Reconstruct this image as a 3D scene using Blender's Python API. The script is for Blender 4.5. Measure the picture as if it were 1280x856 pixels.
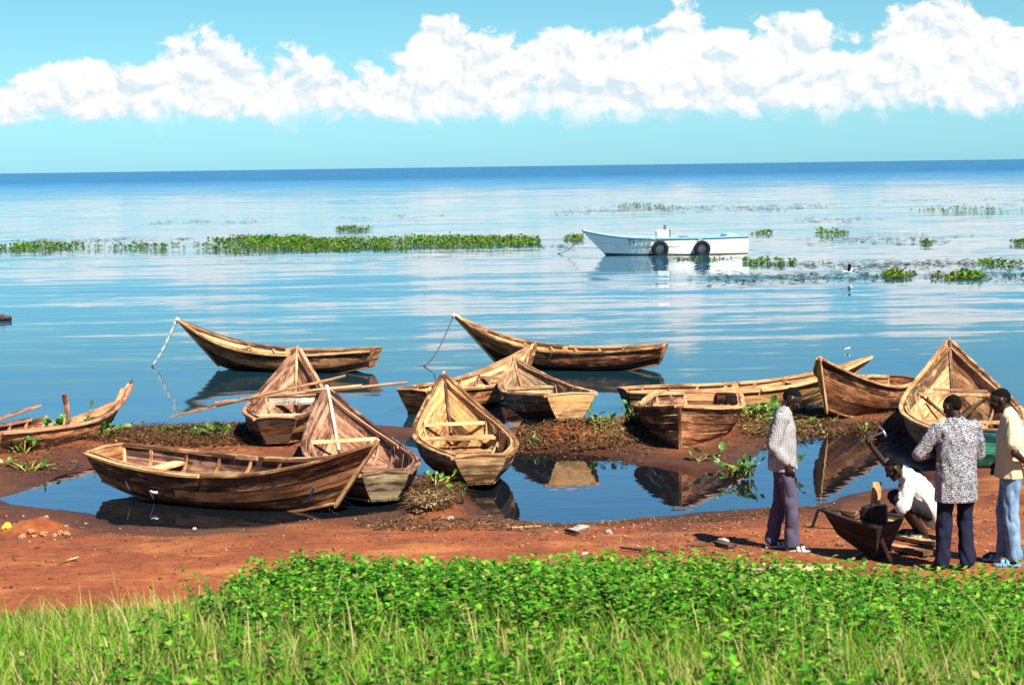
import bpy, bmesh, math, random
import numpy as np
from mathutils import Vector, Matrix, noise as mnoise

random.seed(7); rng = np.random.default_rng(7)
for o in list(bpy.data.objects): bpy.data.objects.remove(o)
scene = bpy.context.scene
COL = scene.collection
R = math.radians

# ------------------------------------------------------------------ camera
FPX, CAMH = 2300.0, 4.25
PITCH, ROLL = math.atan(220/FPX), -math.atan(18/1280)
_R0, _U0 = Vector((1,0,0)), Vector((0, math.sin(PITCH), math.cos(PITCH)))
CF = Vector((0, math.cos(PITCH), -math.sin(PITCH)))
CR = _R0*math.cos(ROLL) + _U0*math.sin(ROLL)
CU = -_R0*math.sin(ROLL) + _U0*math.cos(ROLL)
cam = bpy.data.cameras.new('camera'); camo = bpy.data.objects.new('camera', cam); COL.objects.link(camo)
mw = Matrix((( CR.x, CU.x, -CF.x, 0), (CR.y, CU.y, -CF.y, 0), (CR.z, CU.z, -CF.z, CAMH), (0,0,0,1)))
camo.matrix_world = mw
cam.sensor_width = 36; cam.lens = 36*FPX/1280
cam.clip_start = 0.1; cam.clip_end = 120000
cam.dof.use_dof = True; cam.dof.focus_distance = 24; cam.dof.aperture_fstop = 7.0
scene.camera = camo

def at(px, py, z=0.0):
    d = CF + CR*((px-640)/FPX) + CU*((428-py)/FPX)
    k = (z-CAMH)/d.z
    return Vector((0,0,CAMH)) + d*k
def horizon(px): return 217 - 18*px/1280

# ------------------------------------------------------------------ node helpers
class G:
    def __init__(s, nt): s.nt = nt
    def n(s, t, **kw):
        nd = s.nt.nodes.new(t)
        for k, v in kw.items(): setattr(nd, k, v)
        return nd
    def put(s, sock, v):
        if v is None: return
        if isinstance(v, bpy.types.NodeSocket): s.nt.links.new(v, sock)
        else:
            if hasattr(sock.default_value, '__len__'):
                if not hasattr(v, '__len__'): v = [v]*len(sock.default_value)
                v = list(v) + [1.0]*(len(sock.default_value)-len(v))
            sock.default_value = v
    def m(s, op, a, b=None, c=None, clamp=False):
        nd = s.n('ShaderNodeMath', operation=op, use_clamp=clamp)
        for i, v in enumerate((a, b, c)): s.put(nd.inputs[i], v)
        return nd.outputs[0]
    def ss(s, lo, hi, v):
        nd = s.n('ShaderNodeMapRange', interpolation_type='SMOOTHSTEP', clamp=True)
        s.put(nd.inputs[0], v); s.put(nd.inputs[1], lo); s.put(nd.inputs[2], hi)
        return nd.outputs[0]
    def lin(s, lo, hi, a, b, v):
        nd = s.n('ShaderNodeMapRange', clamp=True)
        for i, x in enumerate((v, lo, hi, a, b)): s.put(nd.inputs[i], x)
        return nd.outputs[0]
    def xyz(s, v):
        nd = s.n('ShaderNodeSeparateXYZ'); s.put(nd.inputs[0], v); return nd.outputs
    def vec(s, x, y, z=0.0):
        nd = s.n('ShaderNodeCombineXYZ')
        for i, q in enumerate((x, y, z)): s.put(nd.inputs[i], q)
        return nd.outputs[0]
    def vm(s, op, a, b=None):
        nd = s.n('ShaderNodeVectorMath', operation=op); s.put(nd.inputs[0], a)
        if b is not None: s.put(nd.inputs[1], b)
        return nd.outputs[0]
    def mix(s, f, a, b, blend='MIX'):
        nd = s.n('ShaderNodeMix', data_type='RGBA', blend_type=blend); nd.clamp_factor = True
        s.put(nd.inputs[0], f); s.put(nd.inputs[6], a); s.put(nd.inputs[7], b)
        return nd.outputs[2]
    def noise(s, v, scale=1, detail=4, rough=.5, dist=0, lac=2, dim='3D'):
        nd = s.n('ShaderNodeTexNoise', noise_dimensions=dim); s.put(nd.inputs['Vector'], v)
        nd.inputs['Scale'].default_value = scale; nd.inputs['Detail'].default_value = detail
        nd.inputs['Roughness'].default_value = rough; nd.inputs['Distortion'].default_value = dist
        nd.inputs['Lacunarity'].default_value = lac
        return nd.outputs[0]
    def voro(s, v, scale=1, feature='F1', detail=0, rough=.5, smooth=.3, dim='3D'):
        nd = s.n('ShaderNodeTexVoronoi', feature=feature, voronoi_dimensions=dim); s.put(nd.inputs['Vector'], v)
        nd.inputs['Scale'].default_value = scale; nd.inputs['Detail'].default_value = detail
        nd.inputs['Roughness'].default_value = rough
        if feature == 'SMOOTH_F1': nd.inputs['Smoothness'].default_value = smooth
        return nd.outputs[0]
    def ramp(s, f, stops, interp='LINEAR'):
        nd = s.n('ShaderNodeValToRGB'); s.put(nd.inputs[0], f); cr = nd.color_ramp; cr.interpolation = interp
        while len(cr.elements) < len(stops): cr.elements.new(.5)
        for e, (p, c) in zip(cr.elements, stops): e.position = p; e.color = (*c, 1) if len(c) == 3 else c
        return nd.outputs[0]

# ------------------------------------------------------------------ world: sky with a band of cumulus, and the sun
EXPO = 1.5
SUN_DIR = Vector((-.37, .53, -.76)).normalized()     # way the light travels
sun_el = math.asin(-SUN_DIR.z); sun_az = math.atan2(-SUN_DIR.x, -SUN_DIR.y)   # clockwise from +Y
world = bpy.data.worlds.new('World'); scene.world = world; world.use_nodes = True
nt = world.node_tree; nt.nodes.clear(); g = G(nt)
sky = g.n('ShaderNodeTexSky', sky_type='NISHITA', sun_disc=False)
sky.sun_elevation = sun_el; sky.sun_rotation = sun_az
sky.air_density = 1.0; sky.dust_density = 0.25; sky.ozone_density = 2.5
SKY_TINT = (0.50, 0.86, 1.0)
dirv = g.vm('NORMALIZE', g.n('ShaderNodeTexCoord').outputs['Generated'])
dx, dy, dz = g.xyz(dirv)
az = g.m('ARCTAN2', dx, dy); el = g.m('ARCSINE', dz)
u = g.m('MULTIPLY', az, 22.0); v = g.m('MULTIPLY', el, 22.0)
# height of the cloud tops along the horizon
tn = g.noise(g.vec(g.m('MULTIPLY', u, .55), 3.7), 1, 2, .5)
t_any = g.lin(.3, .7, 1.0, 2.0, tn)
fc = g.n('ShaderNodeFloatCurve'); cur = fc.mapping.curves[0]
tops = [(-40,100),(40,84),(130,62),(180,84),(262,36),(340,78),(400,66),(450,88),(510,66),(545,22),(600,34),(640,50),(700,30),(760,46),(830,40),(862,4),(905,46),(960,38),(1010,22),(1060,62),(1130,22),(1180,14),(1240,34),(1320,70)]
pts = [((math.atan((x-640)/FPX)+.32)/.64, (208-y)/FPX*22/2.4) for x, y in tops]
while len(cur.points) < len(pts): cur.points.new(.5, .5)
for q, (a_, b_) in zip(cur.points, pts): q.location = (a_, b_)
fc.mapping.update()
g.put(fc.inputs['Value'], g.m('MULTIPLY_ADD', az, 1/.64, .5))
t_in = g.m('MULTIPLY', fc.outputs[0], 2.4)
win = g.ss(.34, .28, g.m('ABSOLUTE', az))
tmx = g.n('ShaderNodeMix', data_type='FLOAT'); g.put(tmx.inputs[0], win); g.put(tmx.inputs[2], t_any); g.put(tmx.inputs[3], t_in)
top = tmx.outputs[0]
tint = g.ramp(g.lin(0, .5, 0, 1, el), [(0, (.34,.75,1.18)), (.09, (.40,.75,.95)), (.18, (.39,.71,.80)), (.30, (.50,.95,1.18)), (.46, (.50,.94,1.18)), (.8, (.28,.54,.74)), (1, (.22,.42,.60))])
skyc = g.mix(1.0, sky.outputs[0], tint, 'MULTIPLY')
def cloud_field(du, dv):
    U = g.m('ADD', u, du); V = g.m('ADD', v, dv)
    P = g.vec(U, g.m('MULTIPLY', V, 1.15))
    fb = g.noise(P, 1.35, 7, .55, dim='2D')
    warp = g.noise(g.vm('ADD', P, (7.1, 3.3, 0)), 2.0, 3, .55, dim='2D')
    Pw = g.vm('ADD', P, g.vec(g.m('MULTIPLY', g.m('SUBTRACT', warp, .5), .6), g.m('MULTIPLY', g.m('SUBTRACT', fb, .5), .6)))
    b1 = g.m('SUBTRACT', 1.0, g.voro(Pw, 1.9, 'SMOOTH_F1', 3.0, .6, .2, dim='2D'))
    return fb, b1, V
fb, b1, V = cloud_field(0, 0)
fb2, b2, _ = cloud_field(.06, .10)
edge = g.m('ADD', g.m('MULTIPLY', g.m('SUBTRACT', b1, .62), 1.3), g.m('MULTIPLY', g.m('SUBTRACT', fb, .5), 1.3))
gd = g.m('ADD', g.m('MULTIPLY', g.m('SUBTRACT', g.m('ADD', top, .10), V), 4.2), edge)
mask = g.ss(-.50, .14, gd)
low = g.m('ADD', V, g.m('MULTIPLY', edge, .13))
mask = g.m('MULTIPLY', mask, g.ss(.42, .62, low))
# thinner and broken towards the base
hole = g.m('ADD', g.m('MULTIPLY', g.m('SUBTRACT', fb, .44), 6.0), g.m('MULTIPLY', g.m('SUBTRACT', V, .55), 3.2))
mask = g.m('MULTIPLY', mask, g.lin(-.75, .35, .12, 1.0, hole))
# veil round and under the base
veil = g.m('MULTIPLY', g.m('MULTIPLY', g.ss(.36, .70, g.m('ADD', V, g.m('MULTIPLY', edge, .16))), g.ss(.1, .75, g.m('SUBTRACT', top, V))), .72)
mask = g.m('MAXIMUM', mask, veil)
lit = g.m('ADD', .66, g.m('ADD', g.m('MULTIPLY', g.m('SUBTRACT', b1, b2), 1.3), g.m('MULTIPLY', g.m('SUBTRACT', fb, fb2), 2.2)), clamp=True)
lit = g.m('MULTIPLY', lit, g.lin(.40, 1.3, .70, 1.15, V), clamp=True)
K = 1.0/2**EXPO
cl = g.ramp(lit, [(0.0, (.70*K,.85*K,.93*K)), (.36, (.86*K,.93*K,.96*K)), (.62, (1.0*K,1.0*K,.99*K)), (1.0, (1.10*K,1.07*K,1.04*K))])
SKY_STR = 0.052
bg1 = g.n('ShaderNodeBackground'); g.put(bg1.inputs[0], skyc); bg1.inputs[1].default_value = SKY_STR
bg2 = g.n('ShaderNodeBackground'); g.put(bg2.inputs[0], cl); bg2.inputs[1].default_value = 1.0
mx = g.n('ShaderNodeMixShader'); g.put(mx.inputs[0], g.m('MULTIPLY', mask, .97)); nt.links.new(bg1.outputs[0], mx.inputs[1]); nt.links.new(bg2.outputs[0], mx.inputs[2])
nt.links.new(mx.outputs[0], g.n('ShaderNodeOutputWorld').inputs[0])

sl = bpy.data.lights.new('sun', 'SUN'); sl.energy = 5.0; sl.angle = R(.53); sl.color = (1.0, .93, .82)
so = bpy.data.objects.new('sun', sl); COL.objects.link(so)
so.rotation_euler = SUN_DIR.to_track_quat('-Z', 'Y').to_euler(); so.location = (10, -10, 30)
vs = scene.view_settings; vs.view_transform = 'Standard'; vs.look = 'None'; vs.gamma = 1.0; vs.exposure = EXPO; vs.use_curve_mapping = False
scene.render.engine = 'CYCLES'; scene.cycles.max_bounces = 5; scene.cycles.diffuse_bounces = 2; scene.render.resolution_x = 1024; scene.render.resolution_y = 684

# ------------------------------------------------------------------ object helpers
def link(name, me, mat=None, parent=None):
    o = bpy.data.objects.new(name, me); COL.objects.link(o)
    if mat is not None and me is not None and not me.materials: me.materials.append(mat)
    if parent is not None: o.parent = parent
    return o
def tag(o, label=None, cat=None, group=None, kind=None):
    if label: o['label'] = label
    if cat: o['category'] = cat
    if group: o['group'] = group
    if kind: o['kind'] = kind
    return o
def empty(name, loc=(0,0,0), rz=0.0):
    o = bpy.data.objects.new(name, None); COL.objects.link(o); o.location = loc; o.rotation_euler = (0,0,rz); o.empty_display_size = .2
    return o
def mesh(name, vs_, fs, uv=None, smooth=False):
    me = bpy.data.meshes.new(name); me.from_pydata([tuple(p) for p in vs_], [], fs)
    if uv is not None:
        l = me.uv_layers.new(name='UVMap'); idx = np.empty(len(me.loops), np.int32); me.loops.foreach_get('vertex_index', idx)
        l.data.foreach_set('uv', np.asarray(uv, np.float32)[idx].ravel())
    if smooth: me.polygons.foreach_set('use_smooth', [True]*len(me.polygons))
    me.update(); return me
def bulk(name, V, F, mats, matidx=None, col=None, smooth=False):
    """big numpy mesh: V (n,3), F (m,k) with one k"""
    V = np.asarray(V, np.float32); F = np.asarray(F, np.int32); m_, k = F.shape
    me = bpy.data.meshes.new(name); me.vertices.add(len(V)); me.vertices.foreach_set('co', V.ravel())
    me.loops.add(m_*k); me.loops.foreach_set('vertex_index', F.ravel())
    me.polygons.add(m_); me.polygons.foreach_set('loop_start', np.arange(0, m_*k, k, dtype=np.int32))
    if matidx is not None: me.polygons.foreach_set('material_index', np.asarray(matidx, np.int32))
    if smooth: me.polygons.foreach_set('use_smooth', np.ones(m_, bool))
    for q in (mats if isinstance(mats, (list, tuple)) else [mats]): me.materials.append(q)
    if col is not None:
        a = me.color_attributes.new('col', 'FLOAT_COLOR', 'POINT'); c = np.ones((len(V), 4), np.float32); c[:, :3] = col
        a.data.foreach_set('color', c.ravel())
    me.update(calc_edges=True); me.validate(); return me
def sheet(name, grid, th, uv0=(0,0), side=1):
    """thick sheet from a grid[n][m] of points; thickness towards -normal*side; u along n"""
    n, m_ = len(grid), len(grid[0]); P = np.array([[tuple(p) for p in row] for row in grid], float)
    du = np.gradient(P, axis=0); dv = np.gradient(P, axis=1)
    N = np.cross(du, dv); N /= np.linalg.norm(N, axis=2, keepdims=True) + 1e-9; N *= side
    Q = P - N*th
    U = np.concatenate([[0], np.cumsum(np.linalg.norm(np.diff(P[:, m_//2], axis=0), axis=1))])
    W = np.concatenate([[0], np.cumsum(np.linalg.norm(np.diff(P[n//2], axis=0), axis=1))])
    vs_ = list(P.reshape(-1, 3)) + list(Q.reshape(-1, 3)); T = n*m_
    uv = [(U[i]+uv0[0], W[j]+uv0[1]) for i in range(n) for j in range(m_)]; uv = uv + uv
    fs = []
    for i in range(n-1):
        for j in range(m_-1):
            a, b, c, d = i*m_+j, (i+1)*m_+j, (i+1)*m_+j+1, i*m_+j+1
            fs += [(a, b, c, d), (T+d, T+c, T+b, T+a)]
    for i in range(n-1):
        a, b = i*m_, (i+1)*m_; fs.append((a, T+a, T+b, b))
        a, b = i*m_+m_-1, (i+1)*m_+m_-1; fs.append((a, b, T+b, T+a))
    for j in range(m_-1):
        a, b = j, j+1; fs.append((a, b, T+b, T+a))
        a, b = (n-1)*m_+j, (n-1)*m_+j+1; fs.append((a, T+a, T+b, b))
    if side < 0: fs = [f[::-1] for f in fs]
    return mesh(name, vs_, fs, uv)
def sweep(name, path, w, h, up=(0,0,1), uv0=(0,0), bev=.15, taper=None, closed=True):
    """bar with a bevelled rectangular section along a path; w sideways, h along up"""
    up = Vector(up); vs_, fs, uv = [], [], []; s = 0.0; prev = None
    b = min(w, h)*bev
    sec = [(-w/2+b,-h/2),(w/2-b,-h/2),(w/2,-h/2+b),(w/2,h/2-b),(w/2-b,h/2),(-w/2+b,h/2),(-w/2,h/2-b),(-w/2,-h/2+b)]
    n = len(path); path = [Vector(p) for p in path]
    for i, p in enumerate(path):
        t = (path[min(i+1, n-1)]-path[max(i-1, 0)]).normalized()
        sd = t.cross(up)
        if sd.length < 1e-4: sd = t.cross(Vector((1,0,0)))
        sd.normalize(); upv = sd.cross(t).normalized()
        if prev is not None: s += (p-prev).length
        prev = p; k = 1 if taper is None else taper[i]
        for q, (a, c) in enumerate(sec):
            vs_.append(p + sd*a*k + upv*c*k); uv.append((s+uv0[0], a + c*1.3 + uv0[1]))
    for i in range(n-1):
        for q in range(8):
            r = (q+1) % 8; fs.append((i*8+q, i*8+r, (i+1)*8+r, (i+1)*8+q))
    fs.append(tuple(range(7, -1, -1))); fs.append(tuple((n-1)*8+q for q in range(8)))
    return mesh(name, vs_, fs, uv)
def tube(name, path, r, seg=6, rad=None, smooth=True):
    path = [Vector(p) for p in path]; n = len(path); vs_, fs, uv = [], [], []; ref = Vector((.31,.17,.93)); s = 0
    for i, p in enumerate(path):
        t = (path[min(i+1, n-1)]-path[max(i-1, 0)]).normalized(); a = t.cross(ref).normalized(); b = t.cross(a)
        rr = r if rad is None else rad[i]
        if i: s += (p-path[i-1]).length
        for k in range(seg):
            th = 2*math.pi*k/seg; vs_.append(p + a*math.cos(th)*rr + b*math.sin(th)*rr); uv.append((s, k/seg*.1))
    for i in range(n-1):
        for k in range(seg):
            l = (k+1) % seg; fs.append((i*seg+k, i*seg+l, (i+1)*seg+l, (i+1)*seg+k))
    fs.append(tuple(range(seg-1, -1, -1))); fs.append(tuple((n-1)*seg+k for k in range(seg)))
    return mesh(name, vs_, fs, uv, smooth)
def box(name, sx, sy, sz, bev=.006, c=(0,0,0), jit=0.0):
    bm = bmesh.new(); bmesh.ops.create_cube(bm, size=1)
    for q in bm.verts: q.co = Vector((q.co.x*sx+c[0]+random.uniform(-jit,jit), q.co.y*sy+c[1]+random.uniform(-jit,jit), q.co.z*sz+c[2]+random.uniform(-jit,jit)))
    if bev: bmesh.ops.bevel(bm, geom=bm.edges[:], offset=bev, segments=1, affect='EDGES')
    ul = bm.loops.layers.uv.new('UVMap'); long = max(range(3), key=lambda i: (sx, sy, sz)[i]); oth = [i for i in range(3) if i != long]
    for fc_ in bm.faces:
        for lp in fc_.loops: lp[ul].uv = (lp.vert.co[long], lp.vert.co[oth[0]] + 1.3*lp.vert.co[oth[1]])
    me = bpy.data.meshes.new(name); bm.to_mesh(me); bm.free(); return me
def crom(xs, ys, t):
    """smooth curve through knots"""
    i = max(0, min(len(xs)-2, int(np.searchsorted(xs, t, side='right'))-1)); h = xs[i+1]-xs[i]; s = (t-xs[i])/h
    def sl_(k):
        if k == 0: return (ys[1]-ys[0])/(xs[1]-xs[0])
        if k == len(xs)-1: return (ys[-1]-ys[-2])/(xs[-1]-xs[-2])
        return (ys[k+1]-ys[k-1])/(xs[k+1]-xs[k-1])
    m0, m1 = sl_(i)*h, sl_(i+1)*h
    return (2*s**3-3*s*s+1)*ys[i] + (s**3-2*s*s+s)*m0 + (-2*s**3+3*s*s)*ys[i+1] + (s**3-s*s)*m1

# ------------------------------------------------------------------ materials
def material(name):
    mt = bpy.data.materials.new(name); mt.use_nodes = True; nt_ = mt.node_tree
    return mt, G(nt_), nt_.nodes['Principled BSDF']
def plain(name, c, rough=.6, metal=0.0, var=.0, bump=0.0, scale=20, spec=.5):
    mt, g, bs = material(name); co = g.n('ShaderNodeTexCoord').outputs['Object']
    n1 = g.noise(co, scale, 5, .6)
    if var:
        lo = tuple(max(0, q*(1-var)) for q in c); hi = tuple(q*(1+var) for q in c)
        g.put(bs.inputs['Base Color'], g.ramp(n1, [(.3, lo), (.7, hi)]))
    else: g.put(bs.inputs['Base Color'], c)
    bs.inputs['Roughness'].default_value = rough; bs.inputs['Metallic'].default_value = metal
    bs.inputs['Specular IOR Level'].default_value = spec
    if bump:
        b = g.n('ShaderNodeBump'); b.inputs['Strength'].default_value = bump; b.inputs['Distance'].default_value = .01
        g.put(b.inputs['Height'], n1); g.put(bs.inputs['Normal'], b.outputs[0])
    return mt
def wood(name, dark, mid, light, wet=True, wear=.55, grey=.6):
    """weathered plank wood: grain along U, bleached patches, dark stains, per plank variation"""
    mt, g, bs = material(name)
    uv = g.n('ShaderNodeTexCoord').outputs['UV']; rnd = g.n('ShaderNodeObjectInfo').outputs['Random']
    ux, uy, _ = g.xyz(uv); off = g.m('MULTIPLY', rnd, 37.0)
    P = g.vec(g.m('ADD', ux, off), g.m('ADD', uy, off), off)
    grain = g.noise(g.vm('MULTIPLY', P, (2.2, 42, 1)), 1, 6, .62, .4)
    fine = g.noise(g.vm('MULTIPLY', P, (6, 150, 1)), 1, 3, .6)
    blot = g.noise(g.vm('MULTIPLY', P, (2.0, 6.0, 1)), 1.3, 6, .65, .3)
    spots = g.noise(g.vm('MULTIPLY', P, (9, 22, 1)), 1, 4, .7)
    f = g.m('ADD', g.m('MULTIPLY', grain, .55), g.m('MULTIPLY', blot, .45))
    f = g.m('ADD', f, g.m('MULTIPLY', g.m('SUBTRACT', rnd, .5), .26))
    c = g.ramp(f, [(.35, dark), (.50, mid), (.63, light)])
    c = g.mix(g.m('MULTIPLY', g.ss(.50, .62, blot), grey), c, (light[0]*.90, light[1]*1.0, light[2]*1.18))
    c = g.mix(g.m('MULTIPLY', g.ss(.55, .66, spots), wear), c, tuple(q*.28 for q in dark))
    c = g.mix(g.m('MULTIPLY', g.ss(.56, .70, fine), .45), c, tuple(q*.5 for q in dark))
    stain = g.noise(g.vm('MULTIPLY', P, (1.1, 3.0, 1)), 1, 5, .6, .5)
    c = g.mix(g.m('MULTIPLY', g.ss(.56, .68, stain), .75), c, tuple(q*.7 for q in dark))
    hole = g.voro(g.vm('MULTIPLY', P, (7, 11, 1)), 1)
    c = g.mix(g.m('MULTIPLY', g.ss(.075, .05, hole), .85), c, (.012, .008, .006))
    rough = .72
    if wet:
        z = g.xyz(g.n('ShaderNodeNewGeometry').outputs['Position'])[2]
        w = g.ss(.16, .04, g.m('ADD', z, g.m('MULTIPLY', g.m('SUBTRACT', blot, .5), .28)))
        c = g.mix(g.m('MULTIPLY', w, .8), c, tuple(q*.30 for q in mid))
        rough = g.m('SUBTRACT', .74, g.m('MULTIPLY', w, .3))
    g.put(bs.inputs['Base Color'], c); g.put(bs.inputs['Roughness'], rough); bs.inputs['Specular IOR Level'].default_value = .3
    b = g.n('ShaderNodeBump'); b.inputs['Strength'].default_value = .9; b.inputs['Distance'].default_value = .006
    g.put(b.inputs['Height'], g.m('ADD', g.m('ADD', grain, g.m('MULTIPLY', fine, .4)), g.m('MULTIPLY', g.ss(.05,.075,hole), .5)))
    g.put(bs.inputs['Normal'], b.outputs[0])
    return mt
def W_(name, d, m_, l, **k):
    T = (1,1,1) if 'paint' in name else (1.22,.97,.74) if name in ('wood_red', 'wood_brown', 'wood_tar_shade') else (1.10,1.0,.84)
    return wood(name, tuple(q*.50*t for q, t in zip(d, T)), tuple(q*.66*t for q, t in zip(m_, T)), tuple(q*.92*t for q, t in zip(l, T)), **k)
W = {
 'red':   W_('wood_red',   (.040,.014,.006), (.250,.102,.044), (.46,.225,.105)),
 'brown': W_('wood_brown', (.036,.015,.007), (.225,.105,.050), (.42,.225,.118)),
 'tan':   W_('wood_tan',   (.100,.045,.020), (.340,.180,.085), (.56,.345,.180), wear=.40),
 'pale':  W_('wood_pale',  (.220,.120,.055), (.500,.310,.155), (.70,.490,.280), wear=.25, wet=False),
 'grey':  W_('wood_grey',  (.055,.036,.025), (.220,.145,.095), (.40,.285,.190), wear=.4, grey=.5),
 'olive': W_('wood_olive', (.065,.052,.025), (.220,.180,.095), (.38,.320,.185), wear=.35),
 'mauve': W_('wood_mauve', (.055,.024,.017), (.250,.125,.085), (.42,.235,.160), wear=.35, grey=.4),
 'tar_shade':   W_('wood_tar_shade', (.006,.003,.002), (.040,.017,.009), (.13,.060,.030)),  # lowest strakes: some tar, mostly the hull's own shade mixed into the colour
 'baked_shade':  W_('wood_baked_shade', (.004,.003,.003), (.010,.007,.006), (.030,.018,.013), wet=False),  # near-black wood: shadow over the bow section put into its colour, not burning
 'dark':  W_('wood_dark',  (.010,.006,.005), (.045,.025,.018), (.11,.060,.042)),
 'gold':  W_('wood_gold',  (.120,.055,.018), (.420,.225,.085), (.62,.380,.170), wear=.38),
 'green': W_('paint_green',(.010,.060,.035), (.020,.190,.105), (.05,.330,.190), wear=.3, wet=False),
 'teal':  W_('paint_teal', (.008,.060,.050), (.015,.170,.140), (.03,.200,.380), wear=.45, wet=False),
 'white': W_('paint_white',(.400,.340,.250), (.760,.680,.520), (.95,.890,.720), wear=.25, wet=False),
}
# ------------------------------------------------------------------ ground heights
def poly_sdf(X, Y, poly):
    """signed distance, positive inside"""
    d2 = np.full(X.shape, 1e9); inside = np.zeros(X.shape, bool); n = len(poly)
    for i in range(n):
        ax, ay = poly[i]; bx, by = poly[(i+1) % n]; ex, ey = bx-ax, by-ay
        wx, wy = X-ax, Y-ay; t = np.clip((wx*ex+wy*ey)/(ex*ex+ey*ey+1e-12), 0, 1)
        d2 = np.minimum(d2, (wx-ex*t)**2 + (wy-ey*t)**2)
        c = ((ay > Y) != (by > Y)) & (X < ex*(Y-ay)/(by-ay+1e-12)+ax); inside ^= c
    return np.where(inside, 1, -1)*np.sqrt(d2)
def pxpoly(l): return [tuple(at(a, b, 0)[:2]) for a, b in l]
SHORE = pxpoly([(-1600,575),(-700,562),(-300,550),(-60,543),(60,538),(165,534),(320,529),(420,528),(500,534),(600,541),(700,533),(780,523),(900,513),(1000,511),(1130,517),(1280,528),(1500,538),(1900,548),(2700,556)])
POOL_A = pxpoly([(8,622),(70,599),(118,580),(260,588),(420,598),(500,612),(515,636),(450,645),(380,652),(310,659),(230,662),(165,654),(110,640),(55,633)])
POOL_B = pxpoly([(498,552),(524,566),(575,560),(645,566),(700,562),(760,570),(795,580),(865,594),(920,585),(950,566),(1000,544),(1062,538),(1098,552),(1112,572),(1150,590),(1122,604),(1060,619),(1010,631),(900,639),(770,651),(700,654),(650,648),(610,641),(585,622),(562,598),(505,602)])
_w = np.random.default_rng(3)
_waves = [(_w.uniform(.4, 5)*2**k*.35, _w.uniform(0, 6.28), _w.uniform(0, 6.28), .9*.55**k) for k in range(5) for _ in range(5)]
def fnoise(X, Y):
    s = np.zeros(np.shape(X))
    for f_, th, ph, a in _waves: s = s + a*np.sin(f_*(X*math.cos(th)+Y*math.sin(th))+ph + 1.3*np.sin(.7*f_*(Y*math.cos(th)-X*math.sin(th))))
    return s*.22
def smooth(a, b, x):
    t = np.clip((x-a)/(b-a), 0, 1); return t*t*(3-2*t)
_sx, _sy = np.array([p[0] for p in SHORE]), np.array([p[1] for p in SHORE])
_o = np.argsort(_sx); _sx, _sy = _sx[_o], _sy[_o]
CREST = 9.3
def crest_z(X):
    px = 640 + X/CREST*FPX
    yp = np.interp(px, [-900,0,150,250,330,700,900,1000,1280,2200],[748,746,740,724,708,703,712,724,742,750])
    return CAMH - (yp-(217-18*px/1280))/FPX*CREST - .19
def ground(X, Y):
    X = np.asarray(X, float); Y = np.asarray(Y, float)
    nz = fnoise(X, Y)
    lake = (np.interp(X, _sx, _sy) - Y)*.93           # + on land
    sd = np.minimum(lake, np.minimum(-poly_sdf(X, Y, POOL_A), -poly_sdf(X, Y, POOL_B)))
    sd = sd + nz*.28
    z = np.where(sd > 0, .10*(1-np.exp(-sd/.55)) + .018*np.minimum(sd, 5), np.maximum(sd*.22, -.9))
    z = z + np.where(sd > .05, nz*.018 + .014*fnoise(X*4.5, Y*4.5)*smooth(-.6, .5, fnoise(X*.9+5, Y*.9)) + .006*fnoise(X*11, Y*11), 0)*np.clip(sd*3, 0, 1)
    # sand heap
    hx, hy, _ = at(45, 665, .1); z = z + .17*np.exp(-(((X-hx)/.32)**2+((Y-hy)/.28)**2))*(1+.4*fnoise(X*9, Y*9))
    # weed-covered rise between the two pools
    hx, hy, _ = at(545, 633, .05); z = z + .10*np.exp(-(((X-hx)/.38)**2+((Y-hy)/.9)**2))
    hx, hy, _ = at(712, 540, .15); z = z + .14*np.exp(-(((X-hx)/.75)**2+((Y-hy-.2)/.9)**2))
    beach = .10*smooth(21.5, 16.5, Y)
    z = z + beach
    cz = crest_z(X)
    t = smooth(CREST-.15, CREST+5.2, Y)
    bank = np.where(Y < CREST, cz + (2.66-cz)*np.clip((CREST-Y)/5.0, 0, 1) + .02*fnoise(X*2, Y*2), cz*(1-t) + z*t)
    return np.where(Y < CREST+5.2, bank, z)
def gz(x, y): return float(ground(np.array([x]), np.array([y]))[0])
def onground(px, py, it=4):
    z = .1
    for _ in range(it): p = at(px, py, z); z = gz(p.x, p.y)
    return Vector((p.x, p.y, z))

def axis(parts):
    a = []
    for lo, hi, st in parts: a += list(np.arange(lo, hi, st))
    return np.array(a + [parts[-1][1]])
xs = axis([(-160,-40,10),(-40,-16,1.2),(-16,-10,.3),(-10,10,.065),(10,16,.3),(16,40,1.2),(40,160,10)])
ys = axis([(-80,0,8),(0,4,.6),(4,16,.2),(16,34.5,.065),(34.5,42,.5)])
X, Y = np.meshgrid(xs, ys); Z = ground(X, Y)
nx, ny = len(xs), len(ys); I = np.arange(nx*ny).reshape(ny, nx)
F = np.stack([I[:-1,:-1], I[:-1,1:], I[1:,1:], I[1:,:-1]], -1).reshape(-1, 4)
mt, g, bs = material('mud'); geo = g.n('ShaderNodeNewGeometry').outputs['Position']; z_ = g.xyz(geo)[2]; y_ = g.xyz(geo)[1]
n1 = g.noise(geo, 1.1, 6, .6, .4); n2 = g.noise(geo, 7, 6, .65); n3 = g.noise(geo, 45, 4, .7); n4 = g.noise(g.vm('MULTIPLY', geo, (.75, 1.3, 1)), .9, 6, .68)
c = g.ramp(g.m('ADD', g.m('MULTIPLY', n1, .5), g.m('MULTIPLY', n2, .5)), [(.30, (.062,.016,.004)), (.48, (.168,.038,.0075)), (.66, (.245,.068,.014))])
c = g.mix(g.m('MULTIPLY', g.ss(.48, .66, n4), .65), c, (.37, .140, .036))
c = g.mix(g.m('MULTIPLY', g.ss(.60, .74, n3), .7), c, (.022, .008, .004))
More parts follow.
